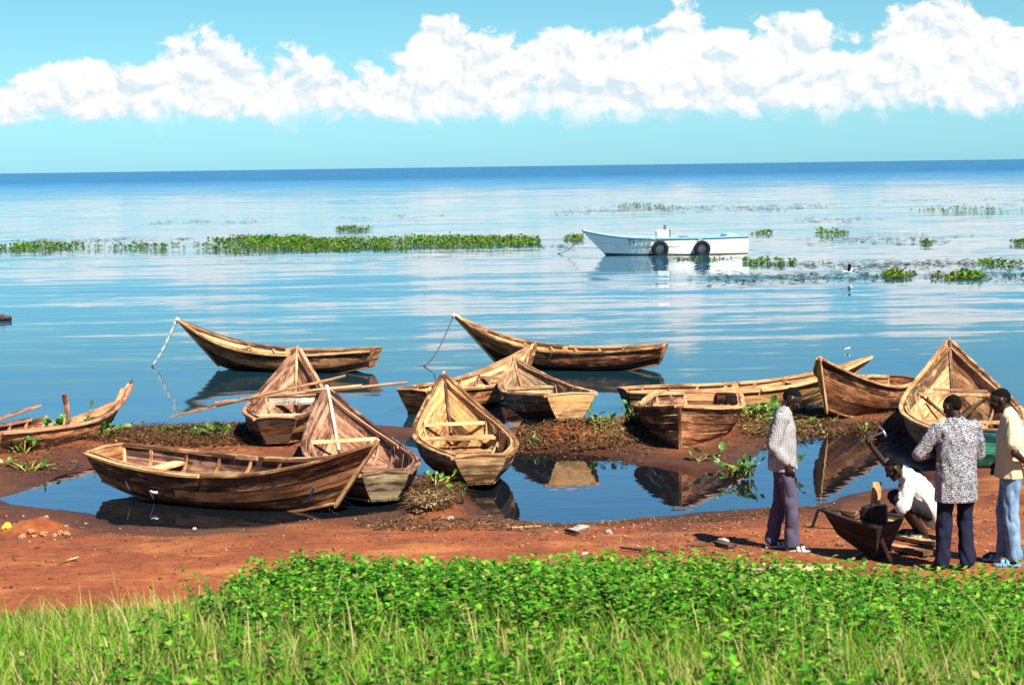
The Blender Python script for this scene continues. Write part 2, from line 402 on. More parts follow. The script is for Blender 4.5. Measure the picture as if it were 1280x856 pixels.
c = g.mix(g.m('MULTIPLY', g.ss(.40, .30, n3), .4), c, (.29, .125, .045))
wetv = g.m('ADD', z_, g.m('MULTIPLY', g.m('SUBTRACT', n1, .5), .07))
wet = g.ss(.165, .05, wetv)
c = g.mix(g.m('MULTIPLY', wet, .82), c, (.016, .007, .004))
soil = g.ss(.8, 1.6, z_); c = g.mix(soil, c, (.03, .022, .01))
g.put(bs.inputs['Base Color'], c); g.put(bs.inputs['Roughness'], g.m('SUBTRACT', .92, g.m('MULTIPLY', g.ss(.05, .005, wetv), .62)))
bs.inputs['Specular IOR Level'].default_value = .35
b = g.n('ShaderNodeBump'); b.inputs['Strength'].default_value = .9; b.inputs['Distance'].default_value = .035
foot = g.ss(.05, .20, g.voro(g.vm('ADD', geo, g.vec(g.m('MULTIPLY', n1, .5), g.m('MULTIPLY', n2, .2))), 2.6))
g.put(b.inputs['Height'], g.m('ADD', g.m('MULTIPLY', foot, .55), g.m('ADD', g.m('MULTIPLY', n2, 1.0), g.m('MULTIPLY', n3, .5)))); g.put(bs.inputs['Normal'], b.outputs[0])
MUD = mt
tag(link('shore_ground', bulk('shore_ground', np.stack([X, Y, Z], -1).reshape(-1, 3), F, MUD, smooth=True)), kind='structure')

# ------------------------------------------------------------------ water
def water_mat(name, base, calm):
    mt, g, bs = material(name); pos = g.n('ShaderNodeNewGeometry').outputs['Position']; px_, py_, _ = g.xyz(pos)
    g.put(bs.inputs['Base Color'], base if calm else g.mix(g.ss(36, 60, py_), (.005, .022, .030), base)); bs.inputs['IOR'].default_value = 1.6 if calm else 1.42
    bs.inputs['Roughness'].default_value = .015 if calm else .05
    def bump(h, dist, nrm=None):
        b = g.n('ShaderNodeBump'); b.inputs['Strength'].default_value = 1.0; g.put(b.inputs['Distance'], dist); g.put(b.inputs['Height'], h)
        if nrm is not None: g.put(b.inputs['Normal'], nrm)
        return b.outputs[0]
    if calm:
        h = g.noise(g.vm('MULTIPLY', pos, (1.2, 2.5, 1)), 1.0, 2, .5); nrm = bump(h, .0035)
    else:
        near = g.lin(29, 44, .45, 1.0, py_)
        far = g.lin(150, 900, 1.0, 3.5, py_)
        tilt = g.vec(g.m('ADD', px_, g.m('MULTIPLY', py_, .12)), g.m('SUBTRACT', py_, g.m('MULTIPLY', px_, .05)))
        def nc(scl, det, rough, dist):
            nd = g.n('ShaderNodeTexNoise'); g.put(nd.inputs['Vector'], g.vm('MULTIPLY', tilt, scl)); nd.inputs['Scale'].default_value = 1
            nd.inputs['Detail'].default_value = det; nd.inputs['Roughness'].default_value = rough; nd.inputs['Distortion'].default_value = dist
            r_, g_, _ = g.xyz(nd.outputs['Color']); return g.m('SUBTRACT', r_, .5), g.m('SUBTRACT', g_, .5)
        lane = g.noise(g.vm('MULTIPLY', tilt, (.010, .075, 1)), 1.0, 4, .55, .5)
        lam = g.lin(.36, .62, .45, 1.3, lane)
        sx_, sy_ = 0.0, 0.0
        for scl, det, amp, k in (((.045,.30,1), 2, .062, 0), ((.17,.95,1), 2, .070, 0), ((.9,3.4,1), 2, .055, 1)):
            a_, b_ = nc(scl, det, .5, .5)
            if k: a_, b_ = g.m('MULTIPLY', a_, lam), g.m('MULTIPLY', b_, lam)
            sx_ = g.m('ADD', sx_, g.m('MULTIPLY', a_, amp*.35)); sy_ = g.m('ADD', sy_, g.m('MULTIPLY', b_, amp))
        am = g.m('MULTIPLY', near, far)
        # far wavelets are seen on the faces turned to the shore
        sy_ = g.m('ADD', g.m('MULTIPLY', sy_, am), g.lin(160, 800, .0, .13, py_))
        nrm = g.vm('NORMALIZE', g.vec(g.m('MULTIPLY', sx_, am), g.m('MULTIPLY', sy_, -1.0), 1.0))
    g.put(bs.inputs['Normal'], nrm)
    return mt
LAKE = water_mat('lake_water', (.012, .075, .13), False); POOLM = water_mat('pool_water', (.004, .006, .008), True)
# lake sheet and pool sheets meet nowhere: the mud ridge lies between them
yl = 23.0
ridge = [tuple(at(a, b, 0)[:2]) for a, b in [(-700,600),(-300,585),(-60,570),(60,560),(165,556),(320,552),(480,546),(560,551),(640,552),(720,549),(800,545),(900,532),(990,527),(1060,527),(1130,534),(1280,548),(1500,560),(2000,575)]]
def strip_mesh(name, near, far_y, mat):
    vs_, fs = [], []
    rows = [0, .04, .12, .3, 1]
    near = [(-60000, near[0][1])] + [(-300, near[0][1])] + near + [(300, near[-1][1]), (60000, near[-1][1])]
    for (x, y) in near:
        for d in (0, 6, 30, 200, 2000, 60000): vs_.append((x, y+d, 0.0))
    for i in range(len(near)-1):
        for j in range(5): fs.append((i*6+j, (i+1)*6+j, (i+1)*6+j+1, i*6+j+1))
    return mesh(name, vs_, fs)
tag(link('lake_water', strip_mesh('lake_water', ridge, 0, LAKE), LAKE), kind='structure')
def pool_mesh(name, l):
    p = [Vector(q) for q in l]; c_ = sum(p, Vector((0,0)))/len(p)
    out = []
    for i, q in enumerate(p):
        t = (p[(i+1) % len(p)]-p[i-1]).normalized(); nrm_ = Vector((t.y, -t.x))
        if nrm_.dot(q-c_) < 0 and False: nrm_ = -nrm_
        out.append(q + nrm_*.42)
    return out
def offset_poly(l, d):
    p = [Vector(q) for q in l]; area = sum(p[i-1].x*p[i].y-p[i].x*p[i-1].y for i in range(len(p)))
    s = 1 if area > 0 else -1; out = []
    for i, q in enumerate(p):
        t = (p[(i+1) % len(p)]-p[i-1]).normalized(); out.append((q.x+t.y*d*s, q.y-t.x*d*s))
    return out
for l in (POOL_A, POOL_B):
    q = offset_poly(l, .33)
    me = mesh('pool_water', [(a, b_, .001) for a, b_ in q], [tuple(range(len(q)))])
    if me.polygons[0].normal.z < 0: me.flip_normals()
    tag(link('pool_water', me, POOLM), kind='structure')

# ------------------------------------------------------------------ foliage helpers
def col_mat(name, rough=.5, trans=.35, spec=.4):
    mt, g, bs = material(name); a = g.n('ShaderNodeAttribute', attribute_name='col').outputs['Color']
    g.put(bs.inputs['Base Color'], a); bs.inputs['Roughness'].default_value = rough; bs.inputs['Specular IOR Level'].default_value = spec
    tr = g.n('ShaderNodeBsdfTranslucent'); g.put(tr.inputs[0], g.mix(1.0, a, (1.0, 1.15, .55), 'MULTIPLY'))
    mxs = g.n('ShaderNodeMixShader'); mxs.inputs[0].default_value = trans
    g.nt.links.new(bs.outputs[0], mxs.inputs[1]); g.nt.links.new(tr.outputs[0], mxs.inputs[2])
    g.nt.links.new(mxs.outputs[0], g.nt.nodes['Material Output'].inputs[0]); return mt
LEAFM = col_mat('leaf_matter', .6, .38, .18); LITM = col_mat('dead_weed', .8, .1, .2)
def blades(n, base, ang, ln, wd, lean, col, segs=3):
    """curved tapering blades as quads; arrays of length n"""
    up = np.array([0,0,1.0]); d = np.stack([np.cos(ang), np.sin(ang), 0*ang], -1); sd = np.stack([-np.sin(ang), np.cos(ang), 0*ang], -1)
    V = []; 
    for s in range(segs+1):
        t = s/segs; c_ = base + up*(ln*(t-.35*lean*t*t))[:, None] + d*(ln*lean*t**1.8)[:, None]
        w = wd*(1-t)**.7*(1 if s < segs else .05) + .0003
        V += [c_ - sd*w[:, None]*.5, c_ + sd*w[:, None]*.5]
    V = np.stack(V, 1); k = 2*(segs+1); off = (np.arange(n)*k)[:, None, None]
    fq = np.array([[2*s, 2*s+1, 2*s+3, 2*s+2] for s in range(segs)]); F = (off + fq[None]).reshape(-1, 4)
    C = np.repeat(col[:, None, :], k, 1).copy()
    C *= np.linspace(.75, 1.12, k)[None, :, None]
    return V.reshape(-1, 3), F, C.reshape(-1, 3)
def leaves(n, base, ang, pitch, ln, wd, col, fold=.25):
    """pointed oval leaves of two folded halves (4 quads)"""
    d = np.stack([np.cos(ang)*np.cos(pitch), np.sin(ang)*np.cos(pitch), np.sin(pitch)], -1)
    sd = np.stack([-np.sin(ang), np.cos(ang), 0*ang], -1); up = np.cross(d, sd)
    prof = [(0, .10), (.28, .85), (.62, 1.0), (1, .12)]; V = []
    for t, w in prof:
        mid = base + d*(ln*t)[:, None] - up*(ln*.22*t*t)[:, None]
        for s in (-1, 0, 1): V.append(mid + sd*(s*wd*w*.5)[:, None] + up*(abs(s)*fold*wd*w*.5)[:, None])
    V = np.stack(V, 1); off = (np.arange(n)*12)[:, None, None]
    fq = np.array([[3*i+j, 3*i+j+1, 3*i+j+4, 3*i+j+3] for i in range(3) for j in range(2)]); F = (off+fq[None]).reshape(-1, 4)
    C = np.repeat(col[:, None, :], 12, 1); return V.reshape(-1, 3), F, C.reshape(-1, 3)
def merge(L):
    o = 0; Vs, Fs, Cs = [], [], []
    for V, F, C in L: Vs.append(V); Fs.append(F+o); Cs.append(C); o += len(V)
    return np.concatenate(Vs), np.concatenate(Fs), np.concatenate(Cs)
def pick(cols, n, jit=.18):
    c_ = np.array(cols)[rng.integers(0, len(cols), n)]*.62; return c_*(1+rng.normal(0, jit, (n, 1))).clip(.5, 1.6)

# ------------------------------------------------------------------ the bank: grass and leafy ground cover
def scatter(n, x0, x1, y0, y1):
    x = rng.uniform(x0, x1, n); y = y0 + (y1-y0)*rng.uniform(0, 1, n); return x, y
def pxof(x, y, z):
    q = np.stack([x, y, z-CAMH], -1); f_ = q@np.array(CF); return 640 + FPX*(q@np.array(CR))/f_, 428 - FPX*(q@np.array(CU))/f_
NB = 150000
x, y = scatter(NB, -4.6, 4.6, 4.2, CREST+.55); z = ground(x, y)
dens = fnoise(x*1.6, y*1.6)
keep = (rng.uniform(0, 1, NB) < np.where(x < -1.25, 1.0, np.clip(.98-.45*smooth(7.3, 8.9, y)*smooth(-1.6, -.8, x) + .3*dens, .2, 1)))
keep &= ~((x < -1.0) & (y > 8.7) & (rng.uniform(0, 1, NB) < .45*smooth(8.8, 9.8, y)))
x, y, z = x[keep], y[keep], z[keep]; n = len(x)
hgt = rng.gamma(6, .017, n).clip(.04, .26)*(1+.35*fnoise(x*1.1+4, y*1.1))
hgt *= np.where(y > 8.6, .75, 1)
dry = (rng.uniform(0, 1, n) < (.09 + .26*np.clip(fnoise(x*2.3+9, y*2.3)*2, 0, 1) + .25*(x < -1)*smooth(8.3, 9.3, y)))
col = pick([(.12,.33,.014),(.20,.44,.022),(.065,.22,.010),(.24,.48,.03),(.32,.52,.05)], n)
col[dry] = pick([(.55,.44,.15),(.48,.40,.12),(.66,.56,.26)], int(dry.sum()), .15)
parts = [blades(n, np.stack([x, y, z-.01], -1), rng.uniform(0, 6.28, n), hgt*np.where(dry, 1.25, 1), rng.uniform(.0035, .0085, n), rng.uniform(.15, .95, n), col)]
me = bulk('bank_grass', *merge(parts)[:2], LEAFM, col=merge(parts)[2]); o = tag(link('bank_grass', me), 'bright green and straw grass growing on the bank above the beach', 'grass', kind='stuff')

NS = 17000   # stems of the leafy weed; each carries whorls of leaves
x, y = scatter(NS, -3.2, 4.8, 5.0, CREST+.75)
pr = smooth(-1.75, -.95, x + .25*fnoise(x*2, y*2))*(.10 + .90*smooth(7.3, 8.5, y - .35*fnoise(x*1.7, y*1.7+3)+.10*x)) 
k = rng.uniform(0, 1, NS) < pr; x, y = x[k], y[k]; z = ground(x, y); n = len(x)
sh = rng.uniform(.07, .20, n)*(1+.4*fnoise(x*2.6, y*2.6+8)); lx = rng.normal(0, .03, n); ly = rng.normal(0, .03, n)
L = []
stem = blades(n, np.stack([x, y, z-.01], -1), rng.uniform(0, 6.28, n), sh, np.full(n, .006), np.full(n, .1), pick([(.10,.16,.04)], n)); L.append(stem)
pal = [(.050,.26,.010),(.080,.36,.014),(.13,.46,.020),(.030,.16,.008),(.22,.55,.03),(.10,.33,.02),(.30,.50,.06),(.06,.26,.012),(.34,.34,.09)]
for lev in range(5):
    for w_ in range(4):
        m_ = rng.uniform(0, 1, n) < .82; q = int(m_.sum()); t = .28+.72*lev/4
        bp = np.stack([x[m_]+lx[m_]*t, y[m_]+ly[m_]*t, z[m_]+sh[m_]*t], -1)
        a_ = rng.uniform(0, 6.28, q)
        s_ = rng.uniform(.75, 1.3, q)*(1.15 - .3*lev/4)
        L.append(leaves(q, bp, a_, rng.uniform(-.15, .75, q)+.15*lev/4, (.034*s_), (.023*s_), pick(pal, q, .22)))
V_, F_, C_ = merge(L)
tag(link('leafy_weeds', bulk('leafy_weeds', V_, F_, LEAFM, col=C_)), 'dark green leafy weeds crowding the edge of the bank', 'weeds', kind='stuff')

# ------------------------------------------------------------------ floating mats of water hyacinth, far out on the lake
def hyacinth_mat(poly, n, hmax, name='hyacinth_mat', lab=None, tall=.35, yellow=.25):
    P = [tuple(at(a, b_, 0)[:2]) for a, b_ in poly]; xs_ = [p[0] for p in P]; ys_ = [p[1] for p in P]
    x = rng.uniform(min(xs_), max(xs_), n*4); y = rng.uniform(min(ys_), max(ys_), n*4)
    s = poly_sdf(x, y, P); e = .25*(max(ys_)-min(ys_))
    k = (s + fnoise(x*.8, y*.5)*e*1.6 > 0); x, y, s = x[k][:n], y[k][:n], s[k][:n]; n = len(x)
    hs_ = hmax*(.35 + .65*np.clip(s/e, 0, 1))*rng.uniform(.35, 1.0, n)*(1+.5*fnoise(x*.5, y*.5))
    L = []
    for j in range(5):
        a_ = rng.uniform(0, 6.28, n); r_ = hs_*rng.uniform(.1, .6, n); h_ = hs_*rng.uniform(.3, 1, n)
        bp = np.stack([x+np.cos(a_)*r_, y+np.sin(a_)*r_, h_], -1); q = rng.uniform(.08, .18, n)
        c_ = pick([(.09,.27,.012),(.16,.38,.018),(.04,.14,.010)], n); yl_ = rng.uniform(0, 1, n) < yellow*(1-.7*h_/hmax); c_[yl_] = pick([(.34,.30,.07),(.30,.20,.07)], int(yl_.sum()))
        L.append(leaves(n, bp, a_+rng.normal(0, .8, n), rng.uniform(-.3, 1.2, n), q, q*.85, c_, .15))
        if j < 2: L.append(blades(n, np.stack([x, y, 0*x-.02], -1), a_, h_+.05, np.full(n, .025), r_/(hs_+.01)*.6, pick([(.16,.24,.05),(.30,.28,.09)], n)))
    V_, F_, C_ = merge(L)
    return tag(link(name, bulk(name, V_, F_, LEAFM, col=C_)), lab, 'water plants', 'hyacinth mats afloat on the lake', 'stuff')
hyacinth_mat([(236,312),(245,303),(300,296),(380,299),(450,301),(560,300),(672,298),(676,306),(560,309),(420,312),(300,315)], 2000, .44, lab='broad thick green mat of water hyacinth afloat on the lake')
hyacinth_mat([(8,311),(30,304),(80,304),(110,307),(210,307),(236,310),(150,313),(60,315),(14,314)], 300, .34, lab='thinner trailing mat of water hyacinth beside the broad mat')
for poly, n, h in [([(418,288),(440,285),(466,286),(440,289)], 90, .6), ([(1095,345),(1110,338),(1140,341),(1146,347),(1110,349)], 80, .22), ([(1150,345),(1200,339),(1280,341),(1290,348),(1200,350)], 90, .17),
    ([(1225,332),(1245,326),(1268,330),(1262,334)], 45, .3), ([(1155,264),(1200,260),(1282,262),(1282,266),(1180,267)], 90, .6), ([(928,328),(960,324),(998,327),(960,331)], 50, .25), ([(1015,293),(1040,288),(1058,291),(1035,295)], 60, .5),
    ([(770,260),(800,256),(836,258),(800,262)], 70, .8), ([(1246,304),(1280,302),(1280,306)], 40, .5), ([(706,300),(722,297),(732,301)], 50, .5), ([(1140,305),(1160,303),(1168,307)], 40, .4), ([(940,293),(960,290),(972,293)], 30, .35),
    ([(845,324),(880,322),(905,324),(870,326)], 12, .05)]:
    hyacinth_mat(poly, n, h, 'hyacinth_clump', 'small loose clump of water hyacinth drifting on open water', yellow=.35)
# dark drifting scraps in thin lines
L = []
for (xa, xb, py, n, sp) in [(20,240,300,60,3),(190,330,277,26,2),(420,560,272,24,3),(700,1010,262,150,4),(770,1060,258,90,3),(880,1280,346,200,7),(960,1280,330,130,6),(1010,1200,300,60,6),(1100,1280,250,60,8),(560,720,310,30,4),(830,930,324,40,2),(1000,1100,275,30,4)]:
    px_ = rng.uniform(xa, xb, n); py_ = py + rng.normal(0, sp*.5, n) - (px_-(xa+xb)/2)*.012
    p = np.array([at(a, b_, .012)[:] for a, b_ in zip(px_, py_)])
    for j in range(3):
        L.append(leaves(n, p+np.stack([rng.normal(0,.35,n), rng.normal(0,.2,n), 0*px_+rng.uniform(0,.05,n)], -1), rng.normal(0,.5,n)+3.14*rng.integers(0,2,n), rng.uniform(0,.25,n), rng.uniform(.12,.45,n), rng.uniform(.05,.12,n), pick([(.03,.035,.015),(.06,.06,.02),(.05,.09,.02)], n)))
V_, F_, C_ = merge(L); tag(link('drifting_weed_scraps', bulk('drifting_weed_scraps', V_, F_, LITM, col=C_)), 'thin lines of dark weed scraps drifting on the lake', 'weeds', kind='stuff')

# ------------------------------------------------------------------ dead weed litter on the mud ridge
L = []
def litter(poly, n, cols, size=1.0, lift=.06):
    P = [tuple(at(a, b_, .08)[:2]) for a, b_ in poly]; xs_ = [p[0] for p in P]; ys_ = [p[1] for p in P]
    x = rng.uniform(min(xs_), max(xs_), n*4); y = rng.uniform(min(ys_), max(ys_), n*4); s = poly_sdf(x, y, P) + fnoise(x*2, y*2)*.2
    k = s > 0; x, y = x[k][:n], y[k][:n]; n = len(x); z = np.maximum(ground(x, y), 0) + rng.uniform(0, lift, n)
    h = n//2; bp = np.stack([x, y, z], -1)
    L.append(leaves(h, bp[:h], rng.uniform(0,6.28,h), rng.uniform(-.3,.5,h), rng.uniform(.05,.13,h)*size, rng.uniform(.02,.06,h)*size, pick(cols, h, .3)))
    L.append(blades(n-h, bp[h:], rng.uniform(0,6.28,n-h), rng.uniform(.05,.17,n-h)*size, rng.uniform(.006,.014,n-h)*size, rng.uniform(1.9,2.7,n-h), pick(cols, n-h, .3)))
BR = [(.085,.035,.016),(.13,.055,.022),(.055,.022,.012),(.19,.095,.035),(.26,.155,.055)]
litter([(100,545),(170,535),(300,531),(322,545),(310,562),(220,560),(150,556),(90,556)], 4200, BR)
litter([(60,552),(170,533),(330,528),(420,535),(400,560),(250,572),(120,566),(40,566)], 1500, BR, .7, .02)
litter([(590,540),(740,524),(800,520),(840,560),(800,575),(700,563),(600,565)], 1500, BR, .7, .02)
litter([(900,520),(1000,508),(1140,515),(1150,560),(1100,560),(1050,536),(960,556),(900,575)], 1800, BR, .7, .02)
litter([(180,543),(250,537),(300,538),(300,550),(240,552)], 500, [(.16,.26,.04),(.26,.28,.06),(.10,.18,.03)], .8, .08)
litter([(640,540),(740,528),(800,522),(800,552),(760,560),(700,556),(640,560)], 2600, BR+[(.30,.20,.08)])
litter([(740,530),(790,522),(800,545),(760,552)], 600, [(.40,.30,.12),(.33,.22,.09),(.22,.26,.06)], .9, .08)
litter([(910,522),(960,512),(1040,515),(1040,540),(985,545),(930,545)], 1800, BR+[(.36,.30,.10),(.30,.32,.08)], 1, .09)
litter([(925,515),(970,508),(1000,515),(960,532)], 500, [(.42,.38,.12),(.30,.34,.07),(.18,.28,.04)], 1.1, .12)
litter([(1060,530),(1130,525),(1145,545),(1100,552)], 500, BR)
litter([(508,605),(530,596),(566,612),(580,630),(560,645),(515,648)], 2300, BR, .9, .12)
litter([(515,632),(535,628),(560,640),(540,650),(516,648)], 260, [(.42,.28,.12),(.5,.36,.18)], 1.0, .12)
litter([(440,655),(520,648),(620,648),(690,655),(680,668),(560,672),(470,668)], 900, BR+[(.34,.2,.1)], .75, .02)
litter([(0,570),(60,560),(110,580),(60,590),(0,596)], 260, BR+[(.30,.30,.08)], .8, .03)
litter([(640,655),(1100,640),(1270,640),(1270,720),(900,712),(640,690)], 2600, BR+[(.42,.27,.15),(.5,.34,.2),(.6,.45,.3)], .42, .008)
litter([(660,640),(760,652),(900,640),(1050,625),(1080,635),(900,652),(760,662),(660,660)], 1500, BR, .5, .012)
litter([(0,650),(450,660),(640,665),(640,700),(300,715),(0,720)], 600, BR+[(.42,.27,.15)], .4, .006)
litter([(590,542),(640,540),(650,562),(600,560)], 300, BR)
V_, F_, C_ = merge(L); tag(link('dead_weed_litter', bulk('dead_weed_litter', V_, F_, LITM, col=C_)), 'brown dead weeds and scraps strewn over the mud', 'weeds', kind='stuff')
# grit and pebbles
def pebbles(n):
    px_ = rng.uniform(0, 1280, n); py_ = rng.uniform(640, 735, n); p = np.array([at(a, b_, .15)[:] for a, b_ in zip(px_, py_)])
    x = rng.uniform(-9, 9, n); y = rng.uniform(16.5, 22.5, n); z = ground(x, y); k = z > .04; x, y, z = x[k], y[k], z[k]; n = len(x)
    r_ = rng.gamma(1.6, .0045, n).clip(.003, .04); oc = np.array([[1,0,0],[0,1,0],[-1,0,0],[0,-1,0],[0,0,.7],[0,0,-.7]])
    V = np.stack([x, y, z+r_*.2], -1)[:, None] + oc[None]*r_[:, None, None]*rng.uniform(.6, 1.3, (n, 6, 1))
    f_ = np.array([[0,1,4],[1,2,4],[2,3,4],[3,0,4],[1,0,5],[2,1,5],[3,2,5],[0,3,5]]); F = (np.arange(n)*6)[:, None, None]+f_[None]
    c_ = pick([(.20,.085,.04),(.12,.05,.025),(.40,.27,.17),(.30,.16,.09),(.17,.07,.035)], n, .25)
    return V.reshape(-1, 3), F.reshape(-1, 3), np.repeat(c_, 6, 0)
V_, F_, C_ = pebbles(9000); tag(link('beach_grit', bulk('beach_grit', V_, F_, LITM, col=C_)), 'fine grit and small pebbles over the red mud beach', 'gravel', kind='stuff')
# ------------------------------------------------------------------ wooden boats
def make_boat(label, bow_px, zb, stern_px, zs, hb=1.05, hs=.55, hm=.45, beam=1.25, tw=.68, bw=.34, roll=0.0, out='red', inn='tan', rail='tan', tran='tan', bot='brown',
              thwarts=(.22, .47), bow_beam=.72, seed=1, rake=.80, floor=True, foot=.10, skip=(), strakes=(0, .40, .72, 1.0), bow_width=1.0, post=.07, post_mat=None, chine='tan', splits=True, low=None, ribs=(.10,.22,.34,.46,.58,.70)):
    rr = random.Random(seed)
    Pb, Ps = at(*bow_px, zb), at(*stern_px, zs)
    d = Pb-Ps; L3 = d.length; th = math.atan2(d.y, d.x)
    L = math.sqrt(max(.1, L3*L3-(hb-hs)**2))
    pitch = math.asin(max(-1, min(1, d.z/L3))) - math.atan2(hb-hs, L)
    Rm = Matrix.Rotation(th, 4, 'Z') @ Matrix.Rotation(-pitch, 4, 'Y') @ Matrix.Rotation(roll, 4, 'X')
    org = Ps - (Rm @ Vector((0, 0, hs)))
    root = empty('rowing_boat', org); root.rotation_euler = Rm.to_euler()
    tag(root, label, 'boat', 'wooden boats along the shore')
    B = beam/2
    fb = lambda t: crom([0,.18,.42,.62,.8,.92,1], [tw/2, .86*B, B, .90*B*(.3+.7*bow_width), .58*B*bow_width, .26*B*bow_width, .022], t)
    fz = lambda t: crom([0,.22,.45,.65,.83,1], [hs, hm+.02, hm, hm+.13*(hb-hm), hm+.47*(hb-hm), hb], t)
    cb = lambda t: crom([0,.3,.55,.8,1], [bw/2, .56*B, .54*B, .28*B, .018], t)
    cz = lambda t: crom([0,.25,.6,.85,1], [foot, foot*.28, 0, .035+foot*.1, .12+foot*.3], t)
    def S(t, v, s, off=0.0):
        """point on side s (+1 left) at station t, height v; off = inwards"""
        x0, x1 = .13 + t*(rake*L-.13), L*t
        y0, y1 = cb(t), fb(t); z0, z1 = cz(t), fz(t)
        bl = .085*math.sin(math.pi*v)*min(1, (1-t)*3.0)*min(1, .15+t*4)
        y = y0+(y1-y0)*v + bl*.9; z = z0+(z1-z0)*v - bl*.35
        nrm = Vector((0, z1-z0, -(y1-y0))).normalized()
        nx = -.55*max(0, t-.55)
        p = Vector((x0+(x1-x0)*v, y, z)) - Vector((0, nrm.y, nrm.z))*off
        if t > .97: p.y = max(p.y, .012)
        p.y = max(p.y, .008)
        return Vector((p.x, p.y*s, p.z))
    def part(name, me, mat, par=root):
        o = link(name, me, W[mat] if isinstance(mat, str) else mat, par); return o
    TH = .022
    # side planks
    for s in (1, -1):
        for k in range(len(strakes)-1):
            v0, v1 = strakes[k]+(.012 if k else 0), strakes[k+1]-.012
            cut = rr.uniform(.32, .66) if splits else None
            segs = [(0, cut-.002), (cut+.002, 1)] if cut else [(0, 1)]
            for (ta, tb) in segs:
                if (s, k, 'a' if ta == 0 else 'b') in skip: continue
                n = max(5, int(18*(tb-ta))); jo = rr.uniform(-.004, .005)
                wob = [rr.uniform(-.006, .006) for _ in range(n+1)]
                grid = []
                for i in range(n+1):
                    t = ta+(tb-ta)*i/n
                    grid.append([S(t, v0+(v1-v0)*j/2 + (wob[i] if j != 1 else 0), s, jo) for j in range(3)])
                part('plank', sheet('plank', grid, TH, (rr.uniform(0, 9), rr.uniform(0, 9)), side=-s), low if (low and k == 0) else out)
        # inner skin shows the lighter, sun-bleached lining boards
        for k in range(len(strakes)-1):
            if (s, k, 'a') in skip or (s, k, 'b') in skip: continue
            v0, v1 = strakes[k]+.006, strakes[k+1]-.006; n = 14
            grid = [[S(.012+.975*i/n, v0+(v1-v0)*j/2, s, TH+.0075) for j in range(3)] for i in range(n+1)]
            part('lining_board', sheet('lining_board', grid, .008, (rr.uniform(0, 9), rr.uniform(0, 9)), side=-s), inn)
        # rub rail outside, inwale inside
        for ta, tb in ((0, .5), (.5, 1)):
            key = (s, 'rail', 'a' if ta == 0 else 'b')
            if key in skip: continue
            n = 12; path = []
            for i in range(n+1):
                t = ta+.004+(tb-ta-.008)*i/n; p = S(t, 1, s); p.y += s*.012; p.z += .004+rr.uniform(-.003,.003); path.append(p)
            part('gunwale', sweep('gunwale', path, .062, .040, uv0=(rr.uniform(0,9), rr.uniform(0,9))), rail)
            path = []
            for i in range(n+1):
                t = ta+.012+(tb-ta-.03)*i/n; p = S(t, .95, s, TH+.045); path.append(p)
            part('inwale', sweep('inwale', path, .026, .050, uv0=(rr.uniform(0,9), rr.uniform(0,9))), rail)
        if chine:
            path = [S(.005+.99*i/18, .015, s, -.012) for i in range(19)]
            part('chine_strip', sweep('chine_strip', path, .034, .030, uv0=(rr.uniform(0,9), 0)), chine)
        # ribs
        for t in ribs:
            if (s, 'rib', t) in skip: continue
            path = [S(t, v/6*.93+.02, s, TH+.030) for v in range(7)]
            part('rib', sweep('rib', path, .048, .034, up=(0, -s, .3), uv0=(rr.uniform(0,9), 0)), rail)
    # bottom planks
    for k in range(3):
        a, b = -1+2*k/3+.015, -1+2*(k+1)/3-.015; n = 14
        grid = []
        for i in range(n+1):
            t = .002+.99*i/n; x = .13+t*(rake*L-.13); y = cb(t)
            grid.append([Vector((x, y*(a+(b-a)*j/2), cz(t)+.004)) for j in range(3)])
        part('bottom_plank', sheet('bottom_plank', grid, .022, (rr.uniform(0,9), k), side=1), bot)
    if floor:
        for k in range(3):
            a, b = -.9+1.8*k/3+.02, -.9+1.8*(k+1)/3-.02; n = 8; vv = .30
            grid = []
            for i in range(n+1):
                t = .04+.66*i/n; p = S(t, vv, 1, .07); grid.append([Vector((p.x, p.y*(a+(b-a)*j), p.z)) for j in range(2)])
            part('floorboard', sheet('floorboard', grid, .018, (rr.uniform(0,9), k), side=1), inn)
    for t in ribs[::2]:
        p = S(t, .30, 1, .065); part('floor_timber', sweep('floor_timber', [Vector((p.x, -p.y, p.z+.028)), Vector((p.x, p.y, p.z+.028))], .05, .04, uv0=(rr.uniform(0,9), 0)), rail)
    # transom of three boards, with a cap
    edges = [0, .36, .70, 1.0]
    for k in range(3):
        v0, v1 = edges[k]+(.008 if k else 0), edges[k+1]-.008
        if ('transom', k) in skip: continue
        grid = []
        for j in range(4):
            f_ = -1+2*j/3; row = []
            for v in (v0, (v0+v1)/2, v1):
                p = S(0, v, 1, .004); row.append(Vector((p.x-.006, (p.y)*f_, p.z + (.03*(1-f_*f_) if v == 1.0-.008 else 0))))
            grid.append(row)
        part('transom_board', sheet('transom_board', grid, .03, (rr.uniform(0,9), rr.uniform(0,9)), side=-1), tran if not isinstance(tran, (list, tuple)) else tran[k])
    p = S(0, 1, 1); part('transom_cap', sweep('transom_cap', [Vector((p.x+.012, -p.y*.96, p.z+.015)), Vector((p.x+.010, 0, p.z+.038)), Vector((p.x+.012, p.y*.96, p.z+.015))], .05, .022, uv0=(rr.uniform(0,9), 0)), rail)
    for s in (1, -1):
        path = [S(0, v, s, .028) + Vector((.045, 0, 0)) for v in (.06, .5, .95)]
        part('corner_post', sweep('corner_post', path, .04, .04, up=(1,0,0), uv0=(rr.uniform(0,9), 0)), rail)
    # stem post: follows the raked stem, stands a little above the rails
    a, b = Vector((rake*L+.0, 0, cz(1))), Vector((L, 0, hb)); dd = (b-a).normalized()
